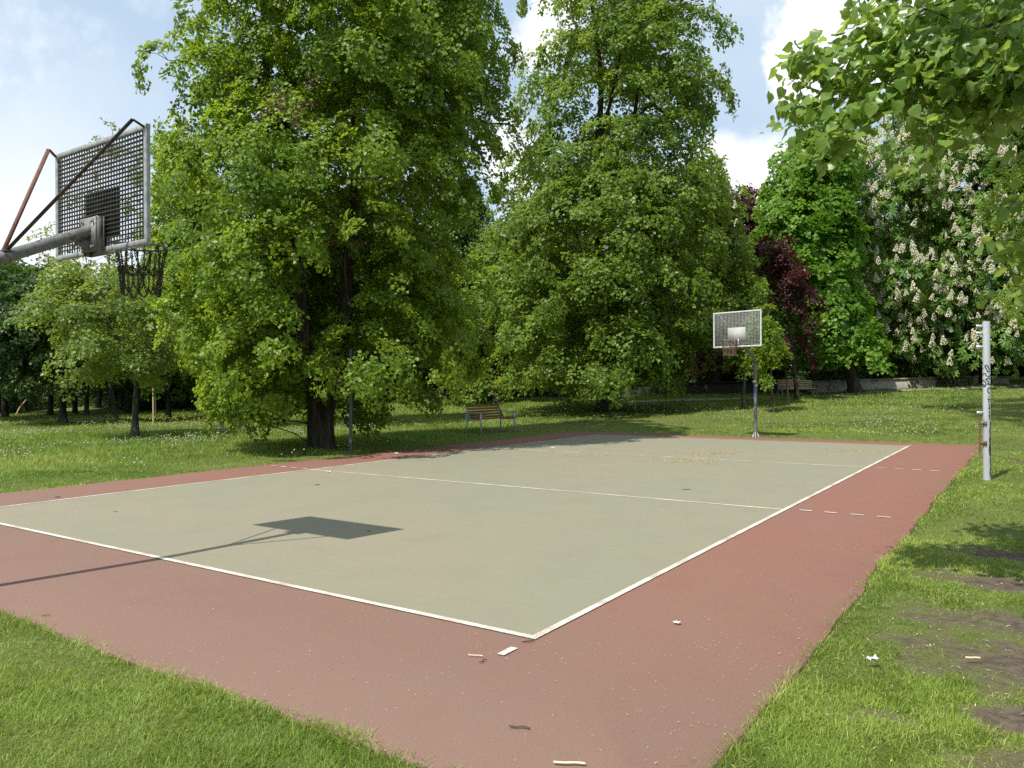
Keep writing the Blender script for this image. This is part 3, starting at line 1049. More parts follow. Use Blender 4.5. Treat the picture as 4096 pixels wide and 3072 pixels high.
cl7 = envelope_clumps(rows, D7, np.random.default_rng(17), 90, 1.3, hole=.1, hole_scale=.5, seed=31, zmin=2)
st7 = [b7 + [0, 0, -.1], P3(2960, 1300, D7), P3(2970, 900, D7)]
build_tree('beech_tree', 'copper beech whose red-brown top shows beside the maple', 'tree', b7, [st7], [(.3, .05)], cl7, M['purple'], M['bark3'], 42, .18, 107, sr=.45)

# ---- second chestnut behind the middle linden
D8 = 45.0
b8 = ground_pt(2860, D8)
rows = [(655, 2800, 2860), (720, 2760, 2950), (830, 2720, 2990), (1000, 2680, 2980), (1200, 2640, 2960), (1400, 2660, 2920)]
cl8 = envelope_clumps(rows, D8, np.random.default_rng(18), 80, 1.2, hole=.1, seed=37, zmin=2)
st8 = [b8 + [0, 0, -.1], P3(2860, 1300, D8), P3(2850, 800, D8)]
ch2, clq, spq, rgq = build_tree('chestnut_tree', 'yellow-green chestnut with few candles peeping out right of the middle linden', 'tree', b8, [st8], [(.3, .05)], cl8, M['linden2'], M['bark'], 5, .42, 108, kind='palm', sr=.45)
Cq, Oq, Rq = clq
fq = (Oq * unit(CAM - Cq)).sum(1)
for i_ in [i_ for i_ in np.argsort(-Cq[:, 2]) if fq[i_] > 0][:26]:
    fo = obj('flower_candle', cmesh[i_ % 4], ch2)
    fo.location = Cq[i_] + Oq[i_] * Rq[i_] * .7 + np.array([0, 0, .3]) - b8
    fo.scale = (1.3, 1.3, 1.5)

# ---- young yellow-green linden behind the far hoop
D9 = 31.5
b9 = ground_pt(3090, D9)
rows = [(1230, 3030, 3110), (1320, 3000, 3150), (1420, 2990, 3160), (1500, 3020, 3140), (1560, 3040, 3110)]
cl9 = envelope_clumps(rows, D9, np.random.default_rng(19), 15, .45, hole=.2, seed=41, zmin=.4)
build_tree('young_linden', 'young yellow-green tree low behind the far basketball pole', 'tree', b9, [[b9 + [0, 0, -.1], P3(3085, 1500, D9), P3(3075, 1250, D9)]], [(.06, .02)], cl9, M['linden'], M['bark2'], 30, .12, 109, sr=.22)

b9b = ground_pt(2975, 34)
rows = [(1000, 2930, 3000), (1110, 2890, 3060), (1250, 2870, 3090), (1400, 2890, 3070), (1480, 2930, 3040)]
cl9b = envelope_clumps(rows, 34, np.random.default_rng(22), 44, .6, hole=.25, hole_scale=.6, seed=53, zmin=2)
build_tree('young_linden', 'yellow-green young tree left of the dark purple one, rising behind the far backboard', 'tree', b9b,
           [[b9b + [0, 0, -.1], P3(2975, 1400, 34), P3(2965, 1050, 34)]], [(.09, .02)], cl9b, M['linden2'], M['bark2'], 40, .13, 112, sr=.28)

# ---- small spreading trees on the left lawn
def small_tree(u, d, rows, label, leafm, barkm, seed, ncl, r, nleaf, size, r0, fork_v, **kw):
    b_ = ground_pt(u, d)
    cl = envelope_clumps(rows, d, np.random.default_rng(seed), ncl, r, hole=.3, hole_scale=.7, seed=seed, zmin=1.2)
    fk = P3(u, fork_v, d)
    top = P3(rows[0][1] * .5 + rows[0][2] * .5, rows[0][0] + 60, d)
    st = [[b_ + [0, 0, -.1], (b_ * .5 + fk * .5) + [.02, 0, 0], fk, fk * .5 + top * .5, top]]
    return build_tree('young_tree', label, 'tree', b_, st, [(r0, .02)], cl, leafm, barkm, nleaf, size, seed, group='small trees on the left lawn', **{**dict(sr=.28), **kw})

small_tree(540, 25.0, [(1050, 180, 460), (1150, 90, 660), (1250, 50, 790), (1350, 60, 830), (1430, 140, 800), (1485, 280, 620)],
           'small spreading tree with pale yellow-green leaves and a straight mossy trunk', M['pale'], M['bark2'], 201, 58, .72, 34, .11, .115, 1480, sp_kw=dict(flat=.35), rnd=.3)
small_tree(250, 33.5, [(1080, -60, 280), (1200, -160, 440), (1330, -150, 480), (1450, -40, 460), (1500, 80, 380)],
           'dark-trunked round tree behind the pale spreading tree on its left', M['bgleaf'], M['bark'], 202, 80, 1.05, 48, .125, .17, 1490)
small_tree(672, 36.0, [(1150, 560, 860), (1280, 470, 960), (1400, 460, 950), (1470, 520, 880), (1510, 580, 760)],
           'slim dark tree just right of the mossy straight trunk, half behind the big linden', M['bgmid'], M['bark'], 203, 60, 1.0, 48, .125, .13, 1520)

# ---- sparse tree with upright shoots behind the near hoop
D10 = 38.0
b10 = ground_pt(468, D10)
rows = [(500, 420, 490), (600, 370, 560), (720, 290, 610), (850, 210, 660), (960, 120, 700), (1060, 60, 720), (1180, 60, 740)]
cl10 = envelope_clumps(rows, D10, np.random.default_rng(20), 110, .42, hole=.3, hole_scale=.8, seed=43, zmin=2)
build_tree('sparse_tree', 'thin tree with loose upright leafy shoots seen through the near backboard', 'tree', b10,
           [[b10 + [0, 0, -.1], P3(425, 1400, D10), P3(440, 1000, D10), P3(455, 520, D10)]], [(.09, .012)], cl10, M['pale'], M['bark2'], 11, .12, 110, bf=.15, arch=.02, sr=.2, dens=9)
# leafy neighbour that shows left of the big linden
D11 = 30.0
b11 = ground_pt(905, D11)
rows = [(590, 640, 760), (700, 600, 900), (850, 590, 960), (1000, 600, 980), (1200, 600, 980), (1400, 660, 950)]
cl11 = envelope_clumps(rows, D11, np.random.default_rng(21), 85, 1.0, hole=.2, hole_scale=.6, seed=47, zmin=2)
build_tree('linden_tree', 'linden mostly hidden behind the left side of the big twin-stemmed tree', 'tree', b11,
           [[b11 + [0, 0, -.1], P3(880, 1300, D11), P3(800, 700, D11)]], [(.2, .03)], cl11, M['linden'], M['bark'], 60, .11, 111, sr=.32)

# ---- wood beyond: two leafy kinds, copied with their parts
def proto_tree(h, rad, clear, leafm, seed, label, ncl, nleaf, size, r0):
    rg = np.random.default_rng(seed)
    cs, os_, rs = [], [], []
    while len(cs) < ncl:
        z = clear + (h - clear) * rg.uniform(0, 1)
        q = (z - clear) / (h - clear)
        a_ = rad * (np.sin(np.pi * min(1, .12 + q * .88)) ** .6 * (1 - .35 * q))
        th = rg.uniform(0, 2 * np.pi)
        rho = 1 - .75 * rg.uniform() ** 1.6
        p = np.array([a_ * rho * np.cos(th), a_ * rho * np.sin(th), z])
        if vnoise(p[None] + 50, .45, seed)[0] < .3: continue
        cs.append(p); os_.append(unit(np.array([np.cos(th), np.sin(th), .3]))); rs.append(rad * .34 * rg.uniform(.7, 1.25))
    lean = rg.normal(0, .03, 2)
    st = [[(0, 0, -.3), (lean[0] * h * .3, lean[1] * h * .3, h * .3), (lean[0] * h, lean[1] * h, h * .92)]]
    return build_tree('woodland_tree', label, 'tree', (0, 0, 0), st, [(r0, .03)], (np.array(cs), np.array(os_), np.array(rs)), leafm, M['bark'], nleaf, size, seed,
                      group='trees of the wood beyond the lawn', r_tip=.009, minr=.012, sr=.5)[0]


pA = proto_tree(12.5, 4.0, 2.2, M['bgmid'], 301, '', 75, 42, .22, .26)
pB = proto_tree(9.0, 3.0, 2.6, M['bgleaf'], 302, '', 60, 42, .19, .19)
pC = proto_tree(10.0, 3.4, 1.2, M['linden2'], 303, '', 65, 42, .20, .22)
used = set()
WOOD = [  # u, distance, kind, scale, label
    (20, 41, 'B', .88, 'dark slim tree at the far left edge of the lawn'),
    (95, 46, 'B', .95, 'dark tree behind the far left trunk, leaning slightly'),
    (200, 43, 'B', .85, 'dark tree whose trunk stands left of the round dark-trunked tree'),
    (300, 47, 'B', .9, 'dark tree just right of the round dark-trunked tree'),
    (345, 42, 'B', .8, 'slim dark tree halfway between the two nearest left trunks'),
    (395, 52, 'B', .95, 'thick dark tree in the shade left of the mossy trunk'),
    (508, 44, 'B', .9, 'dark tree tucked behind the mossy straight trunk'),
    (640, 50, 'A', .75, 'leafy tree in shade behind the slim dark trunk'),
    (-180, 36, 'B', 1.0, 'dark evergreen-looking tree cut by the left edge of the frame'),
    (-420, 44, 'A', .8, 'leafy tree beyond the left edge of the frame'),
    (840, 46, 'A', .8, 'leafy tree behind the low left boughs of the big linden'),
    (1010, 54, 'A', .9, 'tall leafy tree far behind the left half of the big linden'),
    (1190, 45, 'C', .95, 'pale leafy tree seen between the two stems of the big linden'),
    (1425, 31.5, 'B', 1.0, 'dark-trunked tree directly behind the left net post'),
    (1560, 52, 'A', .95, 'tall leafy tree behind the right boughs of the big linden'),
    (1835, 46, 'A', .95, 'leaning dark-trunked tree behind the brown bench'),
    (1985, 43, 'C', .95, 'leafy tree with a bare dark trunk just right of the brown bench'),
    (2130, 55, 'A', 1.0, 'tall tree in the wood between the two great lindens'),
    (2330, 52, 'B', 1.1, 'dark tree hidden behind the trunk of the middle linden'),
    (2600, 54, 'A', .95, 'leafy tree behind the right boughs of the middle linden'),
    (2740, 60, 'B', 1.2, 'dark tree in the wood left of the far backboard'),
    (3110, 58, 'A', .8, 'leafy tree behind the purple tree and the far hoop'),
    (3330, 60, 'A', 1.0, 'leafy tree behind the leaning maple trunk'),
    (3560, 54, 'B', 1.2, 'dark tree between the maple and the flowering chestnut'),
    (3760, 58, 'A', 1.05, 'leafy tree behind the wall below the flowering chestnut'),
    (4080, 60, 'A', 1.1, 'tall leafy tree behind the flowering chestnut, cut by the right edge'),
    (4360, 52, 'A', 1.0, 'leafy tree beyond the right edge of the frame'),
]
for k, (u, d, kd, s_, lab) in enumerate(WOOD):
    pr = {'A': pA, 'B': pB, 'C': pC}[kd]
    o = pr if kd not in used else copy_tree(pr)
    used.add(kd)
    o.location = ground_pt(u, d)
    rr = np.random.default_rng(500 + k)
    o.rotation_euler = (0, 0, rr.uniform(0, 6.28))
    o.scale = (s_ * rr.uniform(.9, 1.1),) * 2 + (s_ * rr.uniform(.94, 1.06),)
    o['label'] = lab


# ---- understorey bushes
def proto_bush(label, leafm, seed, rx, h, ncl, nleaf, size):
    rg = np.random.default_rng(seed)
    th = rg.uniform(0, 2 * np.pi, ncl); q = rg.uniform(0, 1, ncl)
    rho = np.sqrt(rg.uniform(.1, 1, ncl)) * rx * (1 - q ** 2.2 * .7)
    C_ = np.stack([rho * np.cos(th), rho * np.sin(th), .15 + q * (h - .3)], 1)
    O_ = unit(np.stack([np.cos(th), np.sin(th), q], 1))
    return build_tree('bush', label, 'bush', (0, 0, 0), [[(0, 0, -.1), (.02, 0, h * .3), (0, .03, h * .7)]], [(.05, .015)], (C_, O_, rg.uniform(.35, .6, ncl) * rx * .55 + .1),
                      leafm, M['bark3'], nleaf, size, seed, group='bushes under the trees', r_tip=.006, sr=.32)[0]


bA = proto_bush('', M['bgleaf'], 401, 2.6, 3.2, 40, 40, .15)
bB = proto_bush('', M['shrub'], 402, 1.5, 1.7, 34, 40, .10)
used = set()
BUSH = [(-60, 50, 'A', 1, 'dark bush at the far left under the trees'), (60, 52, 'B', 1.0, 'light bush between the far left trunks'), (190, 54, 'B', 1.1, 'light bush right of the wooden prop at far left'),
        (330, 60, 'A', 1.1, 'dark bush behind the group of dark trunks'), (470, 56, 'A', 1.0, 'dark bush behind the mossy straight trunk'), (590, 52, 'A', 1.0, 'dark bush left of the slim dark trunk'),
        (760, 50, 'A', 1.15, 'dark bush under the left boughs of the big linden'), (930, 56, 'A', 1.1, 'dark bush left of the twin trunk'), (1120, 52, 'A', 1.15, 'dark bush just left of the twin trunk, far back'),
        (1330, 55, 'A', 1.2, 'dark bush behind the left net post'), (1520, 52, 'A', 1.1, 'dark bush midway between twin trunk and bench'), (1720, 58, 'A', 1.2, 'dark bush left of the brown bench, far back'),
        (1910, 60, 'A', 1.2, 'dark bush straight behind the brown bench'), (2110, 60, 'A', 1.2, 'dark bush right of the brown bench, far back'), (2280, 60, 'A', 1.2, 'dark bush left of the middle trunk'),
        (2480, 58, 'A', 1.2, 'dark bush right of the middle trunk'), (2660, 58, 'A', 1.2, 'dark bush midway between middle trunk and far hoop'), (2830, 54, 'A', 1.2, 'dark bush left of the far basketball pole'),
        (2990, 52, 'A', 1.15, 'dark bush behind the far basketball pole'), (3180, 50, 'A', 1.1, 'dark bush behind the slatted bench'), (3340, 54, 'A', 1.2, 'dark bush behind the leaning maple trunk'),
        (3520, 55, 'A', 1.2, 'dark bush behind the low wall'), (3730, 43.5, 'B', 1.25, 'yellow-green bush standing behind the low wall below the chestnut'), (3660, 44.5, 'B', .9, 'smaller yellow-green bush beside the larger one at the wall'),
        (3850, 56, 'A', 1.2, 'dark bush behind the chestnut trunk'), (4060, 54, 'A', 1.2, 'dark bush right of the silver net post, far back'), (4250, 50, 'A', 1.2, 'dark bush beyond the right edge')]
for k, (u, d, kd, s_, lab) in enumerate(BUSH):
    pr = {'A': bA, 'B': bB}[kd]
    o = pr if kd not in used else copy_tree(pr)
    used.add(kd)
    o.location = ground_pt(u, d)
    rr = np.random.default_rng(600 + k)
    o.rotation_euler = (0, 0, rr.uniform(0, 6.28))
    o.scale = (s_ * rr.uniform(.9, 1.2), s_ * rr.uniform(.9, 1.2), s_ * rr.uniform(.85, 1.2))
    o['label'] = lab

# ---- the far wood closing the view: one leafy mass nobody could count
rgf = np.random.default_rng(77)
bc, bo_, br_ = [], [], []
for k in range(620):
    u = rgf.uniform(-1500, 5600)
    d = rgf.uniform(64, 76)
    g_ = ground_pt(u, d)
    top = 7.5 if u < 1000 else 11.5
    z = rgf.uniform(.3, top * (.75 + .5 * vnoise(np.array([[u / 300.0, 0.0]]), 1.0, 5)[0]))
    bc.append(g_ + [0, 0, z]); bo_.append(unit(-FWD + rgf.normal(0, .4, 3) + [0, 0, .3])); br_.append(rgf.uniform(1.5, 2.6))
sp = sprays_on((np.array(bc), np.array(bo_), np.array(br_)), rgf, .8, 20)
fv, ff, fa_ = kites(sp, 26, .42, rgf)
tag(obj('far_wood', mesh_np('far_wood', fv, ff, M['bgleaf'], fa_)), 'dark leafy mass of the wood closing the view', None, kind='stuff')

# ---- near linden whose boughs hang in from the right
D0 = np.array([5.4, .3, 0.0])
D0[2] = terrain(D0[0:1], D0[1:2])[0]
rgn = np.random.default_rng(31)
trunk = [D0 + [0, 0, -.1], D0 + [-.05, .02, 1.5], D0 + [.02, .1, 3.2], D0 + [-.1, .2, 5.5], D0 + [.05, .1, 8.0]]
def bl(pts): return [D0 + [0, .1, pts[0]]] + [at(u, v, d) for (u, v, d) in pts[1:]]
boughs = [bl([4.6, (4250, -350, 5.0), (3950, -60, 5.2), (3700, 40, 5.3), (3480, 140, 5.4), (3320, 210, 5.45), (3235, 262, 5.45)]),
          bl([4.4, (4350, -160, 4.8), (4050, 60, 5.0), (3800, 170, 5.2), (3560, 250, 5.3), (3380, 320, 5.35), (3215, 420, 5.35)]),
          bl([4.1, (4350, 20, 4.7), (4080, 150, 4.9), (3850, 260, 5.0), (3600, 360, 5.2), (3440, 460, 5.2), (3330, 590, 5.2)]),
          bl([3.9, (4400, 150, 4.6), (4120, 250, 4.8), (3920, 330, 4.9), (3780, 430, 5.0), (3710, 600, 5.0)]),
          bl([3.5, (4400, 280, 4.7), (4200, 330, 4.9), (4060, 400, 5.0), (3950, 440, 5.1)]),
          bl([3.1, (4420, 500, 4.8), (4260, 700, 4.9), (4170, 900, 5.0), (4140, 1150, 5.0)]),
          bl([4.4, (4420, -80, 5.4), (4200, 40, 5.6), (4000, 130, 5.8), (3850, 210, 5.9), (3750, 330, 5.9)]),
          bl([4.0, (4420, 120, 5.5), (4250, 240, 5.6), (4100, 330, 5.7), (3980, 480, 5.7)]),
          bl([4.8, (4200, -500, 5.2), (3900, -250, 5.6), (3600, -80, 5.9), (3500, 20, 6.0)])]
targets, tout = [], []
for b_ in boughs:
    pts = resample(b_[1:], .12)
    n_ = len(pts)
    for i_ in range(2, n_):
        q = i_ / n_
        tg_ = unit(pts[min(i_ + 1, n_ - 1)] - pts[i_ - 1])
        for s_ in range(3 if q < .9 else 2):
            lat = unit(np.cross(tg_, rgn.normal(0, 1, 3)))
            lat[2] = -abs(lat[2]) * .4 + .12
            targets.append(pts[i_] + (lat * rgn.uniform(.08, .36) + tg_ * rgn.uniform(0, .2)) * (1.15 - .75 * q))
            tout.append(unit(lat + tg_))
vis_n = len(targets)
# rest of the crown, above and to the right (casts the shade on the grass)
for k in range(520):
    p = rgn.normal(0, 1, 3)
    p = unit(p) * np.array([4.4, 4.0, 3.0]) * (1 - .6 * rgn.uniform() ** 2) + np.array([6.0, .6, 6.6])
    if p[2] < 3.2 or vnoise(p[None], .55, 77)[0] < .42: continue
    rel = p - CAM
    dz = rel @ FWD
    if dz > .3:
        uu, vv = 2048 + (rel @ RGT) / dz * FOC, 1536 - rel[2] / dz * FOC
        if uu < 4250 and vv > -250: continue
    if p[0] < 3.0 and p[1] < -1.5: continue
    targets.append(p); tout.append(unit(p - np.array([5.5, .3, 5.0])))
targets, tout = np.array(targets), np.array(tout)
stn = [resample(trunk, .35)] + [resample(b_, .2) for b_ in boughs]
Pn, parn, isn = grow(stn, targets, rgn, .2, .03, .3)
radn = radii(Pn, parn, .0022, 2.4)
root = thing('linden_tree', 'near linden whose broad-leaved boughs hang into the upper right corner', 'tree', tuple(D0))
V_, F_ = limbs_mesh(Pn, parn, np.minimum(radn, .05), isn)
Vs, Fs, off = [V_ - D0], [F_], len(V_)
for k, s_ in enumerate(stn):
    L_ = np.linspace(0, 1, len(s_))
    rr = (.19 * (1 - L_) ** .8 + .03) if k == 0 else (.03 * (1 - L_) ** 1.1 + .003)
    v2, f2 = stem_mesh(s_, rr, 12 if k == 0 else 7, .45 if k == 0 else 0, 70 + k)
    Vs.append(v2 - D0); Fs.append(f2 + off); off += len(v2)
obj('trunk', mesh_np('trunk', np.vstack(Vs), np.vstack(Fs), M['bark'], smooth=True), root)


def heart_leaves(cent, outd, n_each, size, rg, spread):
    """broad heart-shaped leaves, folded on the midrib, hanging on stalks"""
    K = len(cent)
    cl = np.repeat(np.arange(K), n_each)
    N = len(cl)
    pos = cent[cl] + rg.normal(0, 1, (N, 3)) * spread * np.array([1, 1, .7])
    nrm = unit(np.array([0, -.35, .75]) + outd[cl] * .35 + rg.normal(0, 1, (N, 3)) * .55)
    tip = rg.normal(0, .5, (N, 3)) + outd[cl] * .5 + np.array([0, 0, -.9])
    tip = unit(tip - nrm * (tip * nrm).sum(1, keepdims=True))
    sd_ = np.cross(nrm, tip)
    sz = (size * np.clip(rg.normal(1, .22, N), .5, 1.5))[:, None]
    half = [(.0, .0), (-.10, .20), (-.02, .40), (.22, .50), (.48, .42), (.72, .22), (.86, .08)]     # along, across
    cen = [(0, 0), (.25, 0), (.5, 0), (.75, 0), (1.0, 0)]
    curl = rg.uniform(-.05, .35, N)[:, None]
    fold = rg.uniform(.05, .45, N)[:, None]
    pts = []
    def add(al, ac):
        pts.append(pos + tip * sz * al + sd_ * sz * ac + nrm * sz * (fold * abs(ac) - curl * al * al * .8 + .05 * np.sin(al * 9)))
    for al, ac in cen: add(al, 0)
    for al, ac in half[1:]: add(al, ac)
    for al, ac in half[1:]: add(al, -ac)
    V_ = np.stack(pts, 1)
    T = []
    for o_, flip in ((5, False), (11, True)):
        tr = [(0, o_, o_ + 1), (0, o_ + 1, 1), (1, o_ + 1, o_ + 2), (1, o_ + 2, 2), (2, o_ + 2, o_ + 3), (2, o_ + 3, 3), (3, o_ + 3, o_ + 4), (3, o_ + 4, 4), (4, o_ + 4, o_ + 5)]
        T += [(a_, c_, b_) if flip else (a_, b_, c_) for a_, b_, c_ in tr]
    T = np.array(T)
    F_ = (np.arange(N)[:, None, None] * V_.shape[1] + T[None]).reshape(-1, 3)
    vr = np.repeat(np.clip(rg.uniform(.1, .9, N), 0, 1), V_.shape[1])
    # leaf stalks
    return V_.reshape(-1, 3), F_, vr


lv, lf, va = heart_leaves(targets[:vis_n], tout[:vis_n], 10, .080, rgn, .10)
lv2, lf2, va2 = heart_leaves(targets[vis_n:], tout[vis_n:], 30, .095, rgn, .24)
obj('crown', mesh_np('crown', np.vstack([lv, lv2]) - D0, np.vstack([lf, lf2 + len(lv)]), M['nearleaf'], np.concatenate([va, va2]), smooth=True), root)

# ------------------------------------------------------------------ basketball hoops
def px_ground(u, v, z=0.0):
    d = (CAM[2] - z) * FOC / (v - 1538.5 + (u - 2048) * math.tan(-ROLL))
    return at(u, v, d)


def chain_mesh(name, material, link=.03, seed=1):
    """net of steel chain: straight drops with two rows of swags"""
    rg = np.random.default_rng(seed)
    lines = []
    K = 12
    A = np.arange(K) * 2 * np.pi / K + .13
    top = [np.array([.222 * np.cos(a), .222 * np.sin(a), -.01]) for a in A]
    mid = [np.array([.195 * np.cos(a), .195 * np.sin(a), -.21 + rg.normal(0, .012)]) for a in A]
    bot = [np.array([.175 * np.cos(a), .175 * np.sin(a), -.385 + rg.normal(0, .018)]) for a in A]
    def sag(a, b, s, n=9):
        t_ = np.linspace(0, 1, n)[:, None]
        p = a + (b - a) * t_
        p[:, 2] -= (4 * t_ * (1 - t_))[:, 0] * s
        return p
    for k in range(K):
        k2 = (k + 1) % K
        lines.append(sag(top[k], mid[k], 0, 5))
        lines.append(sag(mid[k], bot[k], 0, 5))
        lines.append(sag(mid[k], mid[k2], .035 + rg.uniform(0, .02)))
        lines.append(sag(bot[k], bot[k2], .055 + rg.uniform(0, .03)))
        if k % 2 == 0: lines.append(sag(top[k] + [.012, .01, 0], bot[k2], .0, 9))
    mb = MB()
    th = np.arange(10) * 2 * np.pi / 10
    for ln in lines:
        seg = np.linalg.norm(np.diff(ln, axis=0), axis=1)
        s = np.r_[0, np.cumsum(seg)]
        n_ = max(2, int(s[-1] / (link * .74)))
        for q in range(n_):
            x = (q + .5) / n_ * s[-1]
            c = np.array([np.interp(x, s, ln[:, i_]) for i_ in range(3)])
            c2 = np.array([np.interp(min(x + .01, s[-1]), s, ln[:, i_]) for i_ in range(3)])
            d = c2 - c
            d = d / (np.linalg.norm(d) + 1e-9) if np.linalg.norm(d) > 1e-6 else np.array([0, 0, -1.])
            e = unit(np.cross(d, rg.normal(0, 1, 3)))
            if q % 2: e = np.cross(d, e)
            ring = c + d * (np.cos(th) * link * .5)[:, None] + e * (np.sin(th) * link * .29)[:, None]
            v_, f_ = tube_np(ring, .0044, 4, closed=True)
            mb.add(v_, f_)
    return mb.mesh(name, material)


def hoop(label, base, rz, yb, w, z0, z1, bend_z, arm_z, zr, mats, roll=0.0):
    """pole at the origin, overhang along local +Y; yb = back of the board"""
    root = thing('basketball_hoop', label, 'basketball hoop', base, rz, group='basketball hoops of the court')
    steel, pole_m, strut_m, chain_m, plate_m, grate_m = mats
    # bent pole and arm: one pipe
    y_end = yb - .07
    p = [(0, 0, -.3), (0, 0, 0), (0, 0, 1.0), (0, 0, bend_z - .22), (0, .02, bend_z - .10), (0, .07, bend_z), (0, .17, bend_z + .085), (0, .30, bend_z + .14)]
    p += [(0, .30 + (y_end - .30) * q, bend_z + .14 + (arm_z - bend_z - .14) * q) for q in (.25, .5, .75, 1)]
    MB().tube(resample(p, .08), .0525, 18).build('pole', pole_m, root, True)
    # root gussets
    g = MB()
    for k in range(4):
        a_ = k * np.pi / 2 + .5
        d = np.array([np.cos(a_), np.sin(a_), 0]); s_ = np.array([-d[1], d[0], 0]) * .005
        tri = [d * .05 + [0, 0, .17], d * .05 + [0, 0, -.05], d * .13 + [0, 0, -.05]]
        g.add([q + s_ for q in tri] + [q - s_ for q in tri], [[0, 1, 2], [3, 5, 4]]).add([q + s_ for q in tri] + [q - s_ for q in tri], [[0, 2, 5, 3]])
    g.build('base_gusset', steel, root)
    zc = (z0 + z1) / 2
    br = obj('backboard_frame', None, None) if False else None
    f = MB()
    fw, fd = .045, .04
    f.box((-w / 2, yb, z0), (w / 2, yb + fd, z0 + fw), .004); f.box((-w / 2, yb, z1 - fw), (w / 2, yb + fd, z1), .004)
    f.box((-w / 2, yb, z0 + fw), (-w / 2 + fw, yb + fd, z1 - fw), .004); f.box((w / 2 - fw, yb, z0 + fw), (w / 2, yb + fd, z1 - fw), .004)
    fr = f.build('backboard_frame', steel, root)
    g = MB()
    nz_ = 23
    for k in range(1, nz_ + 1):
        z = z0 + fw + (z1 - z0 - 2 * fw) * k / (nz_ + 1)
        g.box((-w / 2 + fw, yb + .003, z - .0016), (w / 2 - fw, yb + .037, z + .0016))
    nx_ = 31
    for k in range(1, nx_ + 1):
        x = -w / 2 + fw + (w - 2 * fw) * k / (nx_ + 1)
        g.box((x - .0025, yb + .018, z0 + fw), (x + .0025, yb + .028, z1 - fw))
    g.build('grating', grate_m, root)
    MB().box((-.295, yb + .0385, z0 + .135), (.295, yb + .0425, z0 + .585)).build('target_plate', plate_m, root)
    # mounting channel with bolts
    mz0, mz1 = z0 - .035, z0 + .315
    m_ = MB()
    m_.box((-.115, yb - .012, mz0), (.115, yb - .001, mz1)); m_.box((-.115, yb - .075, mz0), (-.103, yb - .012, mz1)); m_.box((.103, yb - .075, mz0), (.115, yb - .012, mz1))
    m_.box((-.125, yb - .089, mz0 + .03), (.125, yb - .0755, mz1 - .01))
    m_.add([(-.006, yb - .09, mz0 + .03), (-.006, yb - .09, arm_z - .04), (-.006, yb - .26, arm_z - .1), (.006, yb - .09, mz0 + .03), (.006, yb - .09, arm_z - .04), (.006, yb - .26, arm_z - .1)], [[0, 1, 2], [3, 5, 4]])
    m_.build('mounting_box', pole_m, root)
    for sx in (-.09, .09):
        for sz in (mz0 + .07, mz1 - .05):
            MB().tube([(sx, yb - .115, sz), (sx, yb - .0885, sz)], .011, 6).build('bolt', steel, root)
    # stay bars: arm to the two upper corners
    ay, az = .47, bend_z + .14 + (arm_z - bend_z - .14) * ((.47 - .3) / (y_end - .3)) + .05
    for sx in (-1, 1):
        s_ = MB()
        a_, k_, c_ = np.array([sx * .03, ay, az]), np.array([sx * (w / 2 - .06), yb - .085, z1 + .02]), np.array([sx * (w / 2 - .025), yb - .002, z1 - .03])
        s_.bar(a_, k_, .034, .007, (0, .3, 1)).bar(k_, c_, .034, .007, (0, .3, 1))
        s_.build('stay_bar', strut_m if sx > 0 else M['rust'], root)
    s_ = MB()
    s_.box((-.05, ay - .03, az - .012), (.05, ay + .03, az + .004))
    s_.build('stay_bracket', M['rustdark'], root)
    # rim
    cy = yb + .04 + .145 + .225
    th = np.linspace(0, 2 * np.pi, 48, endpoint=False)
    ring = np.c_[.228 * np.cos(th), cy + .228 * np.sin(th), np.full(48, zr)]
    v_, f_ = tube_np(ring, .0095, 8, closed=True)
    rimb = MB().add(v_, f_)
    for k in range(12):
        a_ = k * 2 * np.pi / 12 + .13
        rimb.tube([(.222 * np.cos(a_), cy + .222 * np.sin(a_), zr - .004), (.222 * np.cos(a_), cy + .222 * np.sin(a_), zr - .028)], .005, 5)
    rimo = rimb.build('rim', pole_m, root, True)
    rb = MB()
    rb.box((-.075, yb + .043, zr - .13), (.075, yb + .052, zr + .035))
    rb.box((-.05, yb + .052, zr - .006), (.05, cy - .222, zr + .006))
    for sx in (-1, 1):
        rb.tube([(sx * .07, yb + .05, zr - .12), (sx * .14, yb + .12, zr - .10), (sx * .215, cy - .05, zr - .012), (sx * .222, cy + .02, zr - .006)], .007, 6)
    rb.build('rim_bracket', steel, root)
    ch = obj('chain_net', chain_m, root)
    ch.location = (0, cy, zr)
    return root


near = hoop('near basketball hoop seen from behind with grated backboard, rusty stay bars and hanging chain net', (-4.475, -1.66, 0), 0.0, 1.245, 1.585, 2.862, 3.90, 2.50, 3.05, 2.975,
            (M['galv'], M['galvdark'], M['rustdark'], chain_mesh('chain_net', M['chain']), M['darkplate'], M['grateshade']))
FAR_RZ = math.pi - R(14)
far = hoop('far basketball hoop with scuffed white target plate on a bent pole with blue scrawls', (-4.36, 19.34, 0), FAR_RZ, .98, 1.60, 2.70, 3.76, 2.40, 2.92, 2.90,
           (M['galvsun'], M['galvdark'], M['galvdark'], chain_mesh('chain_net', M['chainlight'], seed=2), M['plate'], M['galvsun']))


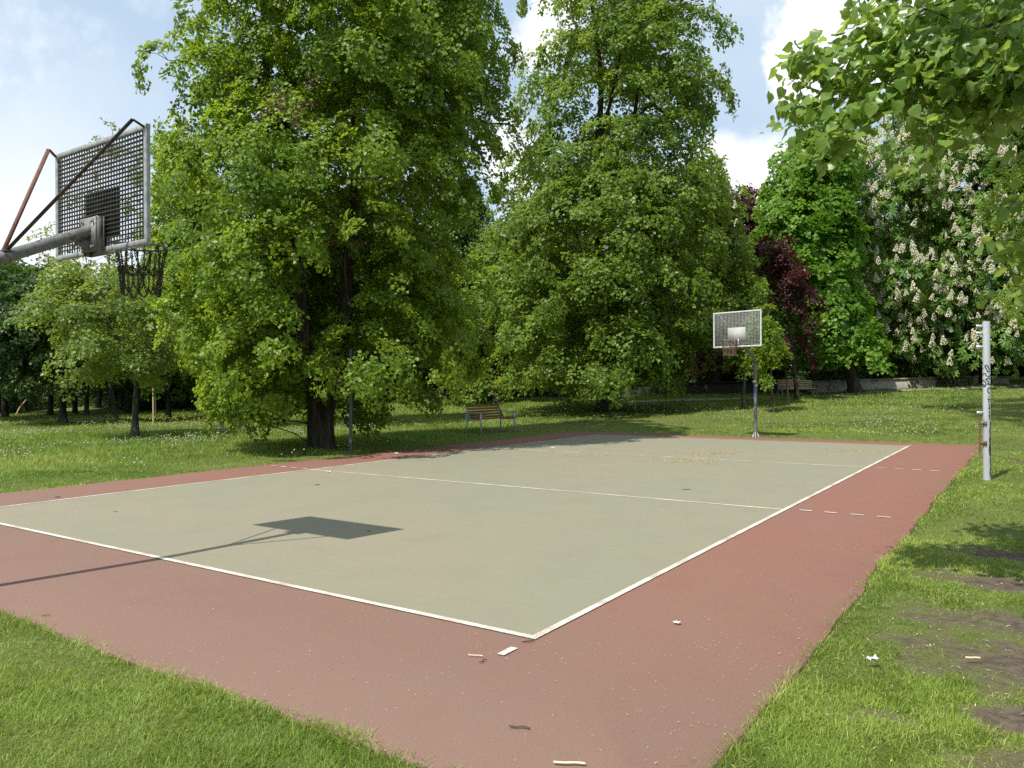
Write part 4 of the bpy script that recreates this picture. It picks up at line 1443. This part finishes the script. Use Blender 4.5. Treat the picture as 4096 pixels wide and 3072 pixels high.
# strokes painted on a pole: ribbons wrapped on the cylinder, facing the given direction
def pole_strokes(name, strokes, cx, half, v_of, centre, d, rad, width, material, parent):
    mb = MB()
    fdir = unit((CAM - centre) * np.array([1, 1, 0]))
    side = np.array([fdir[1], -fdir[0], 0]) * -1
    if side @ RGT < 0: side = -side
    for st in strokes:
        q = np.array(st, float)
        # densify
        q = np.vstack([q[i_] + (q[i_ + 1] - q[i_]) * t_ for i_ in range(len(q) - 1) for t_ in (0, .25, .5, .75)] + [q[-1:]])
        s = np.clip((q[:, 0] - cx) / half, -.97, .97)
        an = np.arcsin(s)
        z = np.array([at(2048, v_of(y), d)[2] for y in q[:, 1]])
        L_ = np.stack([an * rad, z], 1)
        tg_ = np.gradient(L_, axis=0)
        tg_ /= np.linalg.norm(tg_, axis=1)[:, None] + 1e-9
        nn = np.stack([-tg_[:, 1], tg_[:, 0]], 1) * width / 2
        n_ = len(L_)
        vv = []
        for e in (L_ + nn, L_ - nn):
            a_ = e[:, 0] / rad
            vv.append(centre * np.array([1, 1, 0]) + (fdir * np.cos(a_)[:, None] + side * np.sin(a_)[:, None]) * (rad + .0016) + np.array([0, 0, 1.]) * e[:, 1:2])
        V_ = np.vstack(vv)
        mb.add(V_, [[i_, i_ + 1, n_ + i_ + 1, n_ + i_] for i_ in range(n_ - 1)])
    o = mb.build(name, material)
    o.parent = parent
    o.matrix_parent_inverse = parent.matrix_world.inverted()
    return o


bpy.context.view_layer.update()
# far pole: blue and black scrawls, two white stickers (zoom 4.76 px per photo px, origin 2980,1500)
fc = np.array([-4.36, 19.34, 0])
fdp = float((fc - CAM) @ FWD)
fy = lambda y: 1500 + y / 4.76
pole_strokes('blue_scrawl', [[(165, 275), (200, 268), (205, 300), (172, 310), (175, 370)], [(172, 440), (170, 480)], [(172, 430), (200, 440), (180, 465), (205, 500)], [(170, 700), (215, 705)], [(165, 600), (200, 560), (220, 620)], [(170, 720), (172, 780)]],
             195, 36, fy, fc, fdp, .0525, .022, M['bluepaint'], far)
pole_strokes('black_scrawl', [[(165, 258), (215, 258)], [(165, 520), (185, 540), (200, 590), (180, 600), (170, 640)], [(175, 660), (222, 672)], [(170, 740), (175, 790)]], 195, 36, fy, fc, fdp, .0525, .014, M['black_marks'], far)
pole_strokes('sticker', [[(155, 135), (205, 145)], [(198, 218), (226, 222)]], 190, 36, fy, fc, fdp, .0525, .05, M['sticker'], far)

# ------------------------------------------------------------------ net posts
DP = 11.45
pc = at(3946, 1536, DP); pc[2] = 0
gz = float(terrain(pc[0:1], pc[1:2])[0])
post = thing('net_post', 'silver volleyball post with black scrawls and a rusty rod in the grass at right', 'post', (pc[0], pc[1], 0), group='volleyball net posts')
pz = lambda v: at(3946, v, DP)[2]
MB().tube([(0, 0, gz - .4), (0, 0, pz(1700)), (0, 0, pz(1286))], .0515, 22).build('pole', M['silver'], post, True)
lf_ = -RGT
for v, nm in ((1305, 'tab'), (1333, 'tab'), (1388, 'tab'), (1651, 'tab')):
    z = pz(v)
    mb = MB()
    a_, b_ = lf_ * .045, lf_ * .145
    mb.bar(a_ + [0, 0, z], b_ + [0, 0, z], .008, .042)
    mb.build(nm, M['silver'], post)
    MB().tube([lf_ * .125 - FWD * .012 + [0, 0, z], lf_ * .125 + FWD * .012 + [0, 0, z]], .009, 8).build('tab_bolt', M['rustdark'], post)
rod = MB().tube([lf_ * .103 + [0, 0, pz(1668)], lf_ * .103 + [0, 0, pz(1800)]], .0135, 10)
rod.tube([lf_ * .103 + [0, 0, pz(1800)], lf_ * .103 + [0, 0, pz(1822)]], .0085, 8)
rod.tube([lf_ * .103 + [0, 0, pz(1806)], lf_ * .103 + [0, 0, pz(1810)]], .013, 8)
rod.build('tension_rod', M['rust'], post, True)
for v in (1692, 1772):
    z = pz(v)
    mb = MB().bar(lf_ * .03 - FWD * .05 + [0, 0, z], lf_ * .055 - FWD * .045 + [0, 0, z], .012, .07)
    mb.bar(lf_ * .055 - FWD * .035 + [0, 0, z], lf_ * .103 + [0, 0, z], .012, .05)
    mb.build('rod_clamp', M['galvdark'] if v < 1700 else M['rust'], post)
bpy.context.view_layer.update()
py = lambda y: 1440 + y / 3.66
scr = [[(434, 182), (412, 140), (393, 110), (372, 113), (372, 140), (398, 180), (402, 208), (432, 204)], [(342, 160), (352, 152)], [(338, 60), (346, 92)], [(436, 92), (440, 110)],
       [(338, 262), (352, 234), (374, 232), (386, 256), (384, 274)], [(400, 272), (418, 284), (440, 248)], [(336, 356), (348, 330), (366, 342), (382, 372), (384, 404), (362, 404), (346, 386)],
       [(340, 388), (346, 420), (366, 426), (380, 420)], [(372, 318), (404, 306), (440, 304)], [(388, 318), (408, 350), (424, 374), (400, 386), (440, 396)], [(440, 440), (416, 446), (404, 472), (408, 502), (434, 524)],
       [(418, 562), (422, 572)], [(400, 606), (440, 606)], [(420, 606), (420, 660)], [(424, 672), (426, 745)], [(412, 742), (438, 742)], [(424, 770), (426, 830)], [(408, 848), (438, 848)], [(424, 848), (428, 910)]]
pole_strokes('black_scrawl', scr, 390, 53, py, pc, DP, .0515, .0145, M['black_marks'], post)
# black streaks down the right-hand edge of the pole
pole_strokes('black_streak', [[(437, 930), (436, 1010), (430, 1080), (437, 1160), (434, 1260), (438, 1400), (434, 1500), (438, 1600), (430, 1690), (438, 1740)], [(428, 1160), (430, 1250), (424, 1330), (430, 1430)]], 390, 53, py, pc, DP, .0515, .021, M['black_marks'], post)

lp = np.array([-11.2, 9.24, 0.0])
post2 = thing('net_post', 'thin grey volleyball post in the shade beside the dark twin trunk', 'post', tuple(lp), group='volleyball net posts')
MB().tube([(0, 0, -.4), (0, 0, 1), (0, 0, 2.52)], .042, 18).build('pole', M['darkpost'], post2, True)
for z in (2.44, 2.32, 2.1, 1.05):
    MB().bar(RGT * .04 + [0, 0, z], RGT * .13 + [0, 0, z], .008, .04).build('tab', M['galvdark'], post2)

# ------------------------------------------------------------------ benches
def bench(label, loc, rz, length, wood, steel, group):
    """faces local +X, long axis local Y"""
    root = thing('park_bench', label, 'bench', loc, rz, group=group)
    s = MB()
    for k in range(5):
        x = -.20 + k * .112
        z = .43 + .022 * k / 4 - .02 * (k == 0)
        s.box((x, -length / 2, z), (x + .095, length / 2, z + .035), .006)
    s.build('seat', wood, root)
    s = MB()
    for k in range(5):
        z = .465 + k * .092
        x = -.235 - (z - .45) * .36
        a_ = np.array([x, -length / 2, z]); b_ = np.array([x, length / 2, z])
        s.bar(a_ + [0, 0, .036], b_ + [0, 0, .036], .028, .064, (-.36, 0, 1))
    s.build('backrest', wood, root)
    for sy in (-1, 1):
        y = sy * (length / 2 - .012)
        f = obj('side_frame', MB().bar((.31, y + sy * .03, .415), (-.30, y + sy * .03, .40), .035, .045).bar((-.17, y + sy * .03, .41), (-.40, y + sy * .012, .90), .02, .045, (1, 0, .3))
                .mesh('side_frame', steel), root)
        MB().bar((.31, y + sy * .03, -.12), (.30, y + sy * .03, .64), .045, .035, (1, 0, 0)).build('leg', steel, f)
        MB().bar((-.33, y + sy * .03, -.12), (-.30, y + sy * .03, .64), .045, .035, (1, 0, 0)).build('leg', steel, f)
        MB().bar((-.34, y + sy * .03, .657), (.33, y + sy * .03, .657), .05, .03).build('armrest', steel, f)
    return root


bg_ = float(terrain(np.array([-12.75]), np.array([17.2]))[0])
bench('brown slatted bench with grey metal armrests at the left edge of the court', (-12.72, 17.25, bg_), R(-3), 1.8, M['wood'], M['benchsteel'], 'park benches')
bb = ground_pt(3190, 39.5)
aim = math.atan2(-FWD[1], -FWD[0])
bench('sunlit pale slatted bench far away in front of the low concrete wall', tuple(bb), aim, 1.75, M['palewood'], M['concrete'], 'park benches')

# ------------------------------------------------------------------ walls, railing, stakes
def wall(name, label, a_, b_, h0, h1, thick, material, cop):
    """a_, b_: ground points; h: heights above the ground at each end"""
    root = thing(name, label, 'wall', tuple(a_))
    a0 = np.zeros(3); b0 = b_ - a_
    n_ = 24
    nrm = unit(np.array([-(b0[1]), b0[0], 0])) * thick / 2
    t_ = np.linspace(0, 1, n_)
    xy = a_[:2] + b0[:2] * t_[:, None]
    gz_ = terrain(xy[:, 0], xy[:, 1]) - a_[2]
    top = (gz_[0] + h0) * (1 - t_) + (gz_[-1] + h1) * t_
    rows = []
    for sgn, zz in ((1, gz_ - .4), (1, top), (-1, top), (-1, gz_ - .4)):
        rows.append(np.c_[xy - a_[:2] + sgn * nrm[:2], zz])
    V_ = np.stack(rows, 1).reshape(-1, 3)
    F_ = [[i_ * 4 + k, i_ * 4 + (k + 1) % 4, (i_ + 1) * 4 + (k + 1) % 4, (i_ + 1) * 4 + k] for i_ in range(n_ - 1) for k in range(3)]
    F_ += [[0, 1, 2, 3], [(n_ - 1) * 4 + k for k in (3, 2, 1, 0)]]
    obj('wall_face', mesh_np('wall_face', V_, np.array(F_), material), root)
    if cop:
        mb = MB()
        for i_ in range(0, n_ - 1, 2):
            i2 = min(i_ + 2, n_ - 1)
            p = np.array([*(xy[i_] - a_[:2]), top[i_] + .045]); q = np.array([*(xy[i2] - a_[:2]), top[i2] + .045])
            q = q - (q - p) * .012
            mb.bar(p, q, thick + .10, .085)
        mb.build('coping', cop, root)
    return root


wa, wb = ground_pt(3235, 41.5), ground_pt(3905, 43.5)
wall('retaining_wall', 'low stained concrete wall with a brown coping behind the lawn on the right', wa, wb, .58, .42, .3, M['concrete'], M['coping'])
wall('retaining_wall', 'stone wall coloured near-black for the shade of the wood behind the middle linden', ground_pt(1560, 49), ground_pt(3230, 42.5), .62, .6, .35, M['shadewall'], M['shadewall'])
wall('retaining_wall', 'short low stretch of wall right of the silver net post', ground_pt(3960, 43.5), ground_pt(4030, 43.6), .35, .35, .3, M['concrete'], M['coping'])
bk = at(3665, 1530, 43.2)
bo = thing('concrete_block', 'pale concrete block standing on the low wall under the yellow-green bush', 'block', (bk[0], bk[1], bk[2] - .25))
MB().bar(-RGT * .6 + [0, 0, .12], RGT * .6 + [0, 0, .12], .3, .28).build('block', M['concrete'], bo)
# railing with crossed bars
ra, rb_ = at(3538, 1506, 43.6), at(3622, 1506, 43.8)
rl = thing('railing', 'thin metal railing with crossed bars standing behind the low wall', 'railing', tuple(ra))
v2 = rb_ - ra
for z in (0.0, -.5):
    MB().tube([np.array([0, 0, z]), v2 + [0, 0, z]], .022, 6).build('rail', M['rustdark'], rl)
for q in (0, .5, 1):
    MB().tube([v2 * q + [0, 0, .02], v2 * q + [0, 0, -1.1]], .022, 6).build('upright', M['rustdark'], rl)
MB().tube([v2 * 0, v2 * .5 + [0, 0, -.5]], .014, 5).build('cross_bar', M['rustdark'], rl)
MB().tube([v2 * .5 + [0, 0, -.5], v2], .014, 5).build('cross_bar', M['rustdark'], rl)


def stake(u, d, v_top, label, mat_, lean=(0, 0), r_=.035, tee=False):
    g_ = ground_pt(u, d)
    h = at(u, v_top, d)[2] - g_[2]
    o = thing('wooden_stake', label, 'stake', tuple(g_), group='wooden stakes beside young trees')
    MB().tube([(0, 0, -.3), (lean[0] * .5, lean[1] * .5, h * .5), (lean[0], lean[1], h)], r_, 8).build('post', mat_, o, True)
    if tee:
        for s_ in (-1, 1):
            MB().bar((0, 0, h - .35), RGT * .55 * s_ + [0, 0, h], .025, .03).build('strut', mat_, o)
        MB().bar(-RGT * .6 + [0, 0, h + .012], RGT * .6 + [0, 0, h + .012], .03, .03).build('cross_bar', mat_, o)
    return o


stake(3149, 36, 1519, 'dark wooden stake with a T-shaped top in front of the pale bench', M['stake'], r_=.055, tee=True)
stake(613, 33, 1553, 'pale straight stake between the mossy trunk and the slim dark trunk', M['palewood'])
stake(622, 40, 1570, 'thin grey stake just behind the pale straight stake', M['stake'])
stake(2541, 35, 1580, 'short pale stake right of the middle linden trunk', M['palewood'])
lean = RGT * .75
stake(52, 44, 1600, 'pale prop leaning to the right against a far left trunk', M['palewood'], (lean[0], lean[1]), .045)

# gravel path along the wall
mb = MB()
pts = [ground_pt(u, d) for u, d in ((2500, 40.2), (2900, 39.6), (3300, 39.8), (3700, 41.2), (4300, 42.2), (5200, 43))]
for p, q in zip(pts[:-1], pts[1:]):
    n_ = 6
    for k in range(n_):
        vv = []
        for t_ in (k / n_, (k + 1) / n_):
            c_ = p + (q - p) * t_
            for s_ in (-.6, .6):
                e = c_ + FWD * s_
                vv.append((e[0], e[1], float(terrain(e[0:1], e[1:2])[0]) + .03))
        mb.add(vv, [[0, 2, 3, 1]])
tag(mb.build('path', M['gravel']), 'narrow grey gravel path in front of the low wall', None, kind='structure')

# ------------------------------------------------------------------ grass
rgg = np.random.default_rng(55)


def blades(n_, dmin, dmax, near_):
    d = np.sqrt(rgg.uniform(dmin ** 2, dmax ** 2, n_))
    u = rgg.uniform(-450, 4550, n_)
    s = (u - 2048) / FOC * d
    x = CAM[0] + FWD[0] * d + RGT[0] * s
    y = CAM[1] + FWD[1] * d + RGT[1] * s
    out = np.maximum(np.maximum(CX0 - x, x - CX1), np.maximum(CY0 - y, y - CY1))
    xy = np.stack([x, y], 1)
    tuft = fbm(xy, 2.2, 61, 3)
    br = bare(x, y)
    edge_n = (fbm(xy, 3.0, 66, 3) - .5) * .16
    ok = (out > -.035 + edge_n * (out < .3)) & (rgg.uniform(0, 1, n_) > br * 1.02) & (rgg.uniform(0, 1, n_) < .45 + 1.1 * tuft)
    x, y, d, out, tuft, br, xy = x[ok], y[ok], d[ok], out[ok], tuft[ok], br[ok], xy[ok]
    N = len(x)
    z = terrain(x, y)
    z = np.where(out < 0, np.maximum(z, -.03), z)
    right = x > 1.2
    meadow = sstep(out, .3, 3.5) * np.where(right, .2, 1.0) * sstep(d, 8, 16) * np.where((y > 18) & (x > -12), .35 + .65 * sstep(y, 27, 31), 1.0)
    h = (.028 + .012 * sstep(out, .3, .0) + .05 * np.clip(tuft - .45, 0, 1)) * (1 + 1.9 * meadow) * rgg.uniform(.45, 1.5, N)
    h *= np.where(br > .15, .6, 1)
    tall = rgg.uniform(0, 1, N) < .014
    h = np.where(tall, h * 2.1, h)
    wd = (.0013 + .00055 * d) * rgg.uniform(.7, 1.4, N)
    hd = fbm(xy, 2.6, 91, 2) * 12 + rgg.normal(0, 1.5, N)
    lean_ = h * rgg.uniform(.3, 1.3, N)
    h = h * np.where(rgg.uniform(0, 1, N) < .5, rgg.uniform(.55, .9, N), 1)
    ld = np.stack([np.cos(hd), np.sin(hd), np.zeros(N)], 1)
    fa = hd + np.pi / 2 + rgg.normal(0, .5, N)
    sd_ = np.stack([np.cos(fa), np.sin(fa), np.zeros(N)], 1)
    b_ = np.stack([x, y, z - .01], 1)
    up = np.array([0, 0, 1.])
    big_ = fbm(xy, .5, 71, 3)
    var = np.clip(.30 + (big_ - .5) * 1.0 + (tuft - .5) * .3 + rgg.normal(0, .19, N) + .22 * sstep(br, .05, .4) + .2 * (out < .05), 0, .86)
    dry = rgg.uniform(0, 1, N) < (.035 + .12 * sstep(br, .1, .5) + .05 * (out < .1))
    var = np.where(dry, rgg.uniform(.88, 1, N), var)
    if near_:
        mid = b_ + up * (h * .6)[:, None] + ld * (lean_ * .35)[:, None]
        tip = b_ + up * (h * rgg.uniform(.75, 1.0, N))[:, None] + ld * lean_[:, None]
        w2 = (wd / 2)[:, None]
        V_ = np.stack([b_ - sd_ * w2, b_ + sd_ * w2, mid + sd_ * w2 * .8, mid - sd_ * w2 * .8, tip], 1).reshape(-1, 3)
        base = (np.arange(N) * 5)[:, None]
        return V_, base + [0, 1, 2, 3], base + [3, 2, 4], np.repeat(var, 5)
    tip = b_ + up * h[:, None] + ld * (lean_ * .7)[:, None]
    w2 = (wd / 2)[:, None] * 1.25
    V_ = np.stack([b_ - sd_ * w2, b_ + sd_ * w2, tip], 1).reshape(-1, 3)
    base = (np.arange(N) * 3)[:, None]
    return V_, None, base + [0, 1, 2], np.repeat(var, 3)


Vs, f4, f3, vr, off = [], [], [], [], 0
for n_, a_, b_, nr in ((260000, 2.0, 4.2, True), (330000, 4.2, 8, True), (300000, 8, 15, True), (320000, 15, 27, False), (240000, 27, 46, False)):
    v_, q4, q3, va = blades(n_, a_, b_, nr)
    Vs.append(v_); vr.append(va)
    if q4 is not None: f4.append(q4 + off)
    f3.append(q3 + off)
    off += len(v_)
tag(obj('grass', mesh_np('grass', np.vstack(Vs), [np.vstack(f4), np.vstack(f3)], M['grass'], np.concatenate(vr))), 'green grass blades of the lawn around the court', None, kind='stuff')

# ------------------------------------------------------------------ flowers in the lawn
def blobs(name, pts, r0, r1, material, label, stalk=True):
    N = len(pts)
    r_ = rgg.uniform(r0, r1, N)
    V_ = np.zeros((N, 6, 3))
    for k, dv_ in enumerate(((1, 0, 0), (-1, 0, 0), (0, 1, 0), (0, -1, 0), (0, 0, .7), (0, 0, -.7))):
        V_[:, k] = pts + np.array(dv_) * r_[:, None]
    T = np.array([[0, 2, 4], [2, 1, 4], [1, 3, 4], [3, 0, 4], [2, 0, 5], [1, 2, 5], [3, 1, 5], [0, 3, 5]])
    F_ = (np.arange(N)[:, None, None] * 6 + T[None]).reshape(-1, 3)
    return tag(obj(name, mesh_np(name, V_.reshape(-1, 3), F_, material)), label, None, kind='stuff')


def lawn_pts(n_, u0, u1, d0, d1, thr, sc_, seed, h0, h1):
    d = np.sqrt(rgg.uniform(d0 ** 2, d1 ** 2, n_)); u = rgg.uniform(u0, u1, n_)
    s = (u - 2048) / FOC * d
    x = CAM[0] + FWD[0] * d + RGT[0] * s; y = CAM[1] + FWD[1] * d + RGT[1] * s
    out = np.maximum(np.maximum(CX0 - x, x - CX1), np.maximum(CY0 - y, y - CY1))
    ok = (out > .5) & (fbm(np.stack([x, y], 1), sc_, seed, 3) > thr)
    x, y = x[ok], y[ok]
    return np.stack([x, y, terrain(x, y) + rgg.uniform(h0, h1, len(x))], 1)


wp = np.vstack([lawn_pts(5200, -200, 1500, 13, 36, .52, .5, 81, .10, .24), lawn_pts(1500, 1300, 4200, 21, 38, .54, .45, 83, .10, .22), lawn_pts(110, 3400, 3750, 22, 27, .4, .6, 85, .08, .14)])
blobs('white_flowers', wp, .014, .028, M['daisy'], 'white dandelion clocks and daisies sprinkled through the lawn')
yp = np.vstack([lawn_pts(500, 480, 900, 28, 40, .5, .4, 87, .15, .35), lawn_pts(40, 2150, 2300, 33, 38, .4, .4, 88, .1, .3)])
blobs('yellow_flowers', yp, .016, .03, M['yellow'], 'yellow flowers in the meadow near the left trunks')

# ------------------------------------------------------------------ litter on the court
def flecks(name, x, y, s0, s1, material, label, z=.011, thin=False):
    N = len(x)
    a_ = rgg.uniform(0, 2 * np.pi, N)
    ln = rgg.uniform(s0, s1, N); wd = ln * (rgg.uniform(.08, .2, N) if thin else rgg.uniform(.3, .7, N))
    zz = terrain(x, y) + .008 if z is None else np.full(N, z)
    d = np.stack([np.cos(a_), np.sin(a_), rgg.normal(0, .15, N)], 1) * ln[:, None] / 2
    e = np.stack([-np.sin(a_), np.cos(a_), rgg.normal(0, .15, N)], 1) * wd[:, None] / 2
    c_ = np.stack([x, y, zz + rgg.uniform(0, .003, N)], 1)
    bow = np.array([0, 0, 1.]) * (ln * .05)[:, None]
    V_ = np.stack([c_ - d, c_ + e + bow, c_ + d, c_ - e + bow], 1).reshape(-1, 3)
    b_ = (np.arange(N) * 4)[:, None]
    F_ = np.concatenate([b_ + [0, 1, 2], b_ + [0, 2, 3]], 1).reshape(-1, 3)
    return tag(obj(name, mesh_np(name, V_, F_, material)), label, None, kind='stuff')


x = np.concatenate([rgg.uniform(-8, 1.45, 160), 1.48 - np.abs(rgg.normal(0, .26, 420)), rgg.uniform(-2, 1.4, 60)])
y = np.concatenate([rgg.uniform(-1.5, 18, 160), rgg.uniform(-1.5, 9, 420), rgg.uniform(-1.6, .2, 60)])
flecks('fallen_petals', x, y, .004, .013, M['petal'], 'small pale petals scattered over the court')
x2, y2 = [], []
for (u, v, rx, ry, n_) in ((2320, 1823, .75, .35, 260), (2755, 1845, .65, .5, 420), (2840, 1814, .95, .45, 420), (3440, 1805, .7, .4, 240), (2890, 1812, .5, .2, 90)):
    g_ = px_ground(u, v)
    r_ = rgg.normal(0, .5, (n_, 2)) * [1, 1]
    x2.append(g_[0] + r_[:, 0] * rx); y2.append(g_[1] + r_[:, 1] * ry * 1.6)
flecks('flower_litter', np.concatenate(x2), np.concatenate(y2), .018, .05, M['pollen'], 'ochre heaps of fallen tree flowers on the far half of the court')
n_ = 700
x = rgg.uniform(1.55, 3.6, n_); y = rgg.uniform(-1.5, 5, n_)
flecks('dry_straw', x, y, .012, .05, M['straw'], 'dry straw and leaf bits on the trodden earth', z=None, thin=True)


n_ = 5200
x = rgg.uniform(1.6, 4.2, n_); y = rgg.uniform(-1.6, 5.2, n_)
k_ = rgg.uniform(0, 1, n_) < bare(x, y)
x, y = x[k_], y[k_]
blobs('soil_crumbs', np.stack([x, y, terrain(x, y) + .002], 1), .002, .009, M['soil'], 'crumbs of dry soil and grit on the bare earth')


def twig(u, v, ln, ang, r_, material, label, bend=.02, z=.008):
    g_ = px_ground(u, v)
    if not (CX0 < g_[0] < CX1 and CY0 < g_[1] < CY1):
        z = float(terrain(g_[0:1], g_[1:2])[0]) + .03
    d = RGT * math.cos(ang) + FWD * math.sin(ang)
    e = np.cross(d, (0, 0, 1))
    o = thing('twig', label, 'twig', (g_[0], g_[1], 0), group='twigs lying on the court')
    pts = [-d * ln / 2, -d * ln * .15 + e * bend, d * ln * .2 - e * bend * .3, d * ln / 2 + e * bend]
    MB().tube(resample([p + np.array([0, 0, z + r_]) for p in pts], .03), r_, 6).build('stem', material, o, True)
    return o


twig(2108, 2571, .085, .25, .004, M['twig'], 'short dark twig touching the near corner of the white lines', .004)
twig(1897, 2628, .09, -.2, .0035, M['straw'], 'thin pale twig left of the single white dash', .004)
twig(1923, 2649, .06, 1.0, .003, M['twig'], 'small dark forked twig below the thin pale twig', .012)
twig(2071, 2915, .10, -.2, .004, M['twig'], 'dark bent twig on the red margin near the bottom of the picture', .008)
twig(2270, 3062, .135, -.08, .0055, M['straw'], 'thick pale stick at the bottom edge of the picture', .004)
twig(1268, 1942, .075, .3, .006, M['twig'], 'dark stick on the green court below the dashed line', .005)
twig(1472, 2128, .04, -.3, .004, M['twig'], 'small dark twig inside the shadow of the backboard', .004)
twig(460, 2050, .05, .1, .004, M['twig'], 'dark twig near the left sideline on the green court', .006)
twig(228, 1991, .075, .1, .007, M['twig'], 'dark twig on the red margin just outside the left sideline', .01)
twig(2745, 1960, .13, .15, .005, M['twig'], 'thin dark twig between the two white cross lines', .012)
twig(180, 2466, .05, .3, .003, M['twig'], 'dark twig on the red margin near the lower left grass', .005)
twig(3885, 2650, .08, -.1, .006, M['straw'], 'short pale stick on the bare earth at the right', .004)


def scrap(u, v, s_, label, material, seed, grp='pale scraps lying about'):
    g_ = px_ground(u, v)
    z = .012 if CX0 < g_[0] < CX1 else float(terrain(g_[0:1], g_[1:2])[0]) + .05
    o = thing('paper_scrap', label, 'litter', (g_[0], g_[1], z), group=grp)
    rg = np.random.default_rng(seed)
    n_ = 6
    gx_, gy_ = np.meshgrid(np.linspace(-1, 1, n_), np.linspace(-1, 1, n_))
    V_ = np.stack([gx_ * s_ + rg.normal(0, .15 * s_, gx_.shape), gy_ * s_ * .6 + rg.normal(0, .15 * s_, gx_.shape), np.abs(rg.normal(0, .4 * s_, gx_.shape))], -1).reshape(-1, 3)
    ii = np.arange(n_ * n_).reshape(n_, n_)
    F_ = np.stack([ii[:-1, :-1], ii[:-1, 1:], ii[1:, 1:], ii[1:, :-1]], -1).reshape(-1, 4)
    obj('sheet', mesh_np('sheet', V_, F_, material), o)
    return o


scrap(2702, 2498, .022, 'small curled pale petal on the red margin right of the court corner', M['paper'], 1)
scrap(3486, 2671, .03, 'crumpled white tissue in the grass beside the bare earth', M['paper'], 2)
scrap(2212, 1796, .05, 'white scrap on the far cross line at the edge of the tree shade', M['paper'], 3)
scrap(1584, 1817, .045, 'white scrap on the red margin near the left net post', M['paper'], 4)
scrap(1313, 1891, .035, 'tiny white scrap on the green court by the near cross line', M['paper'], 5)
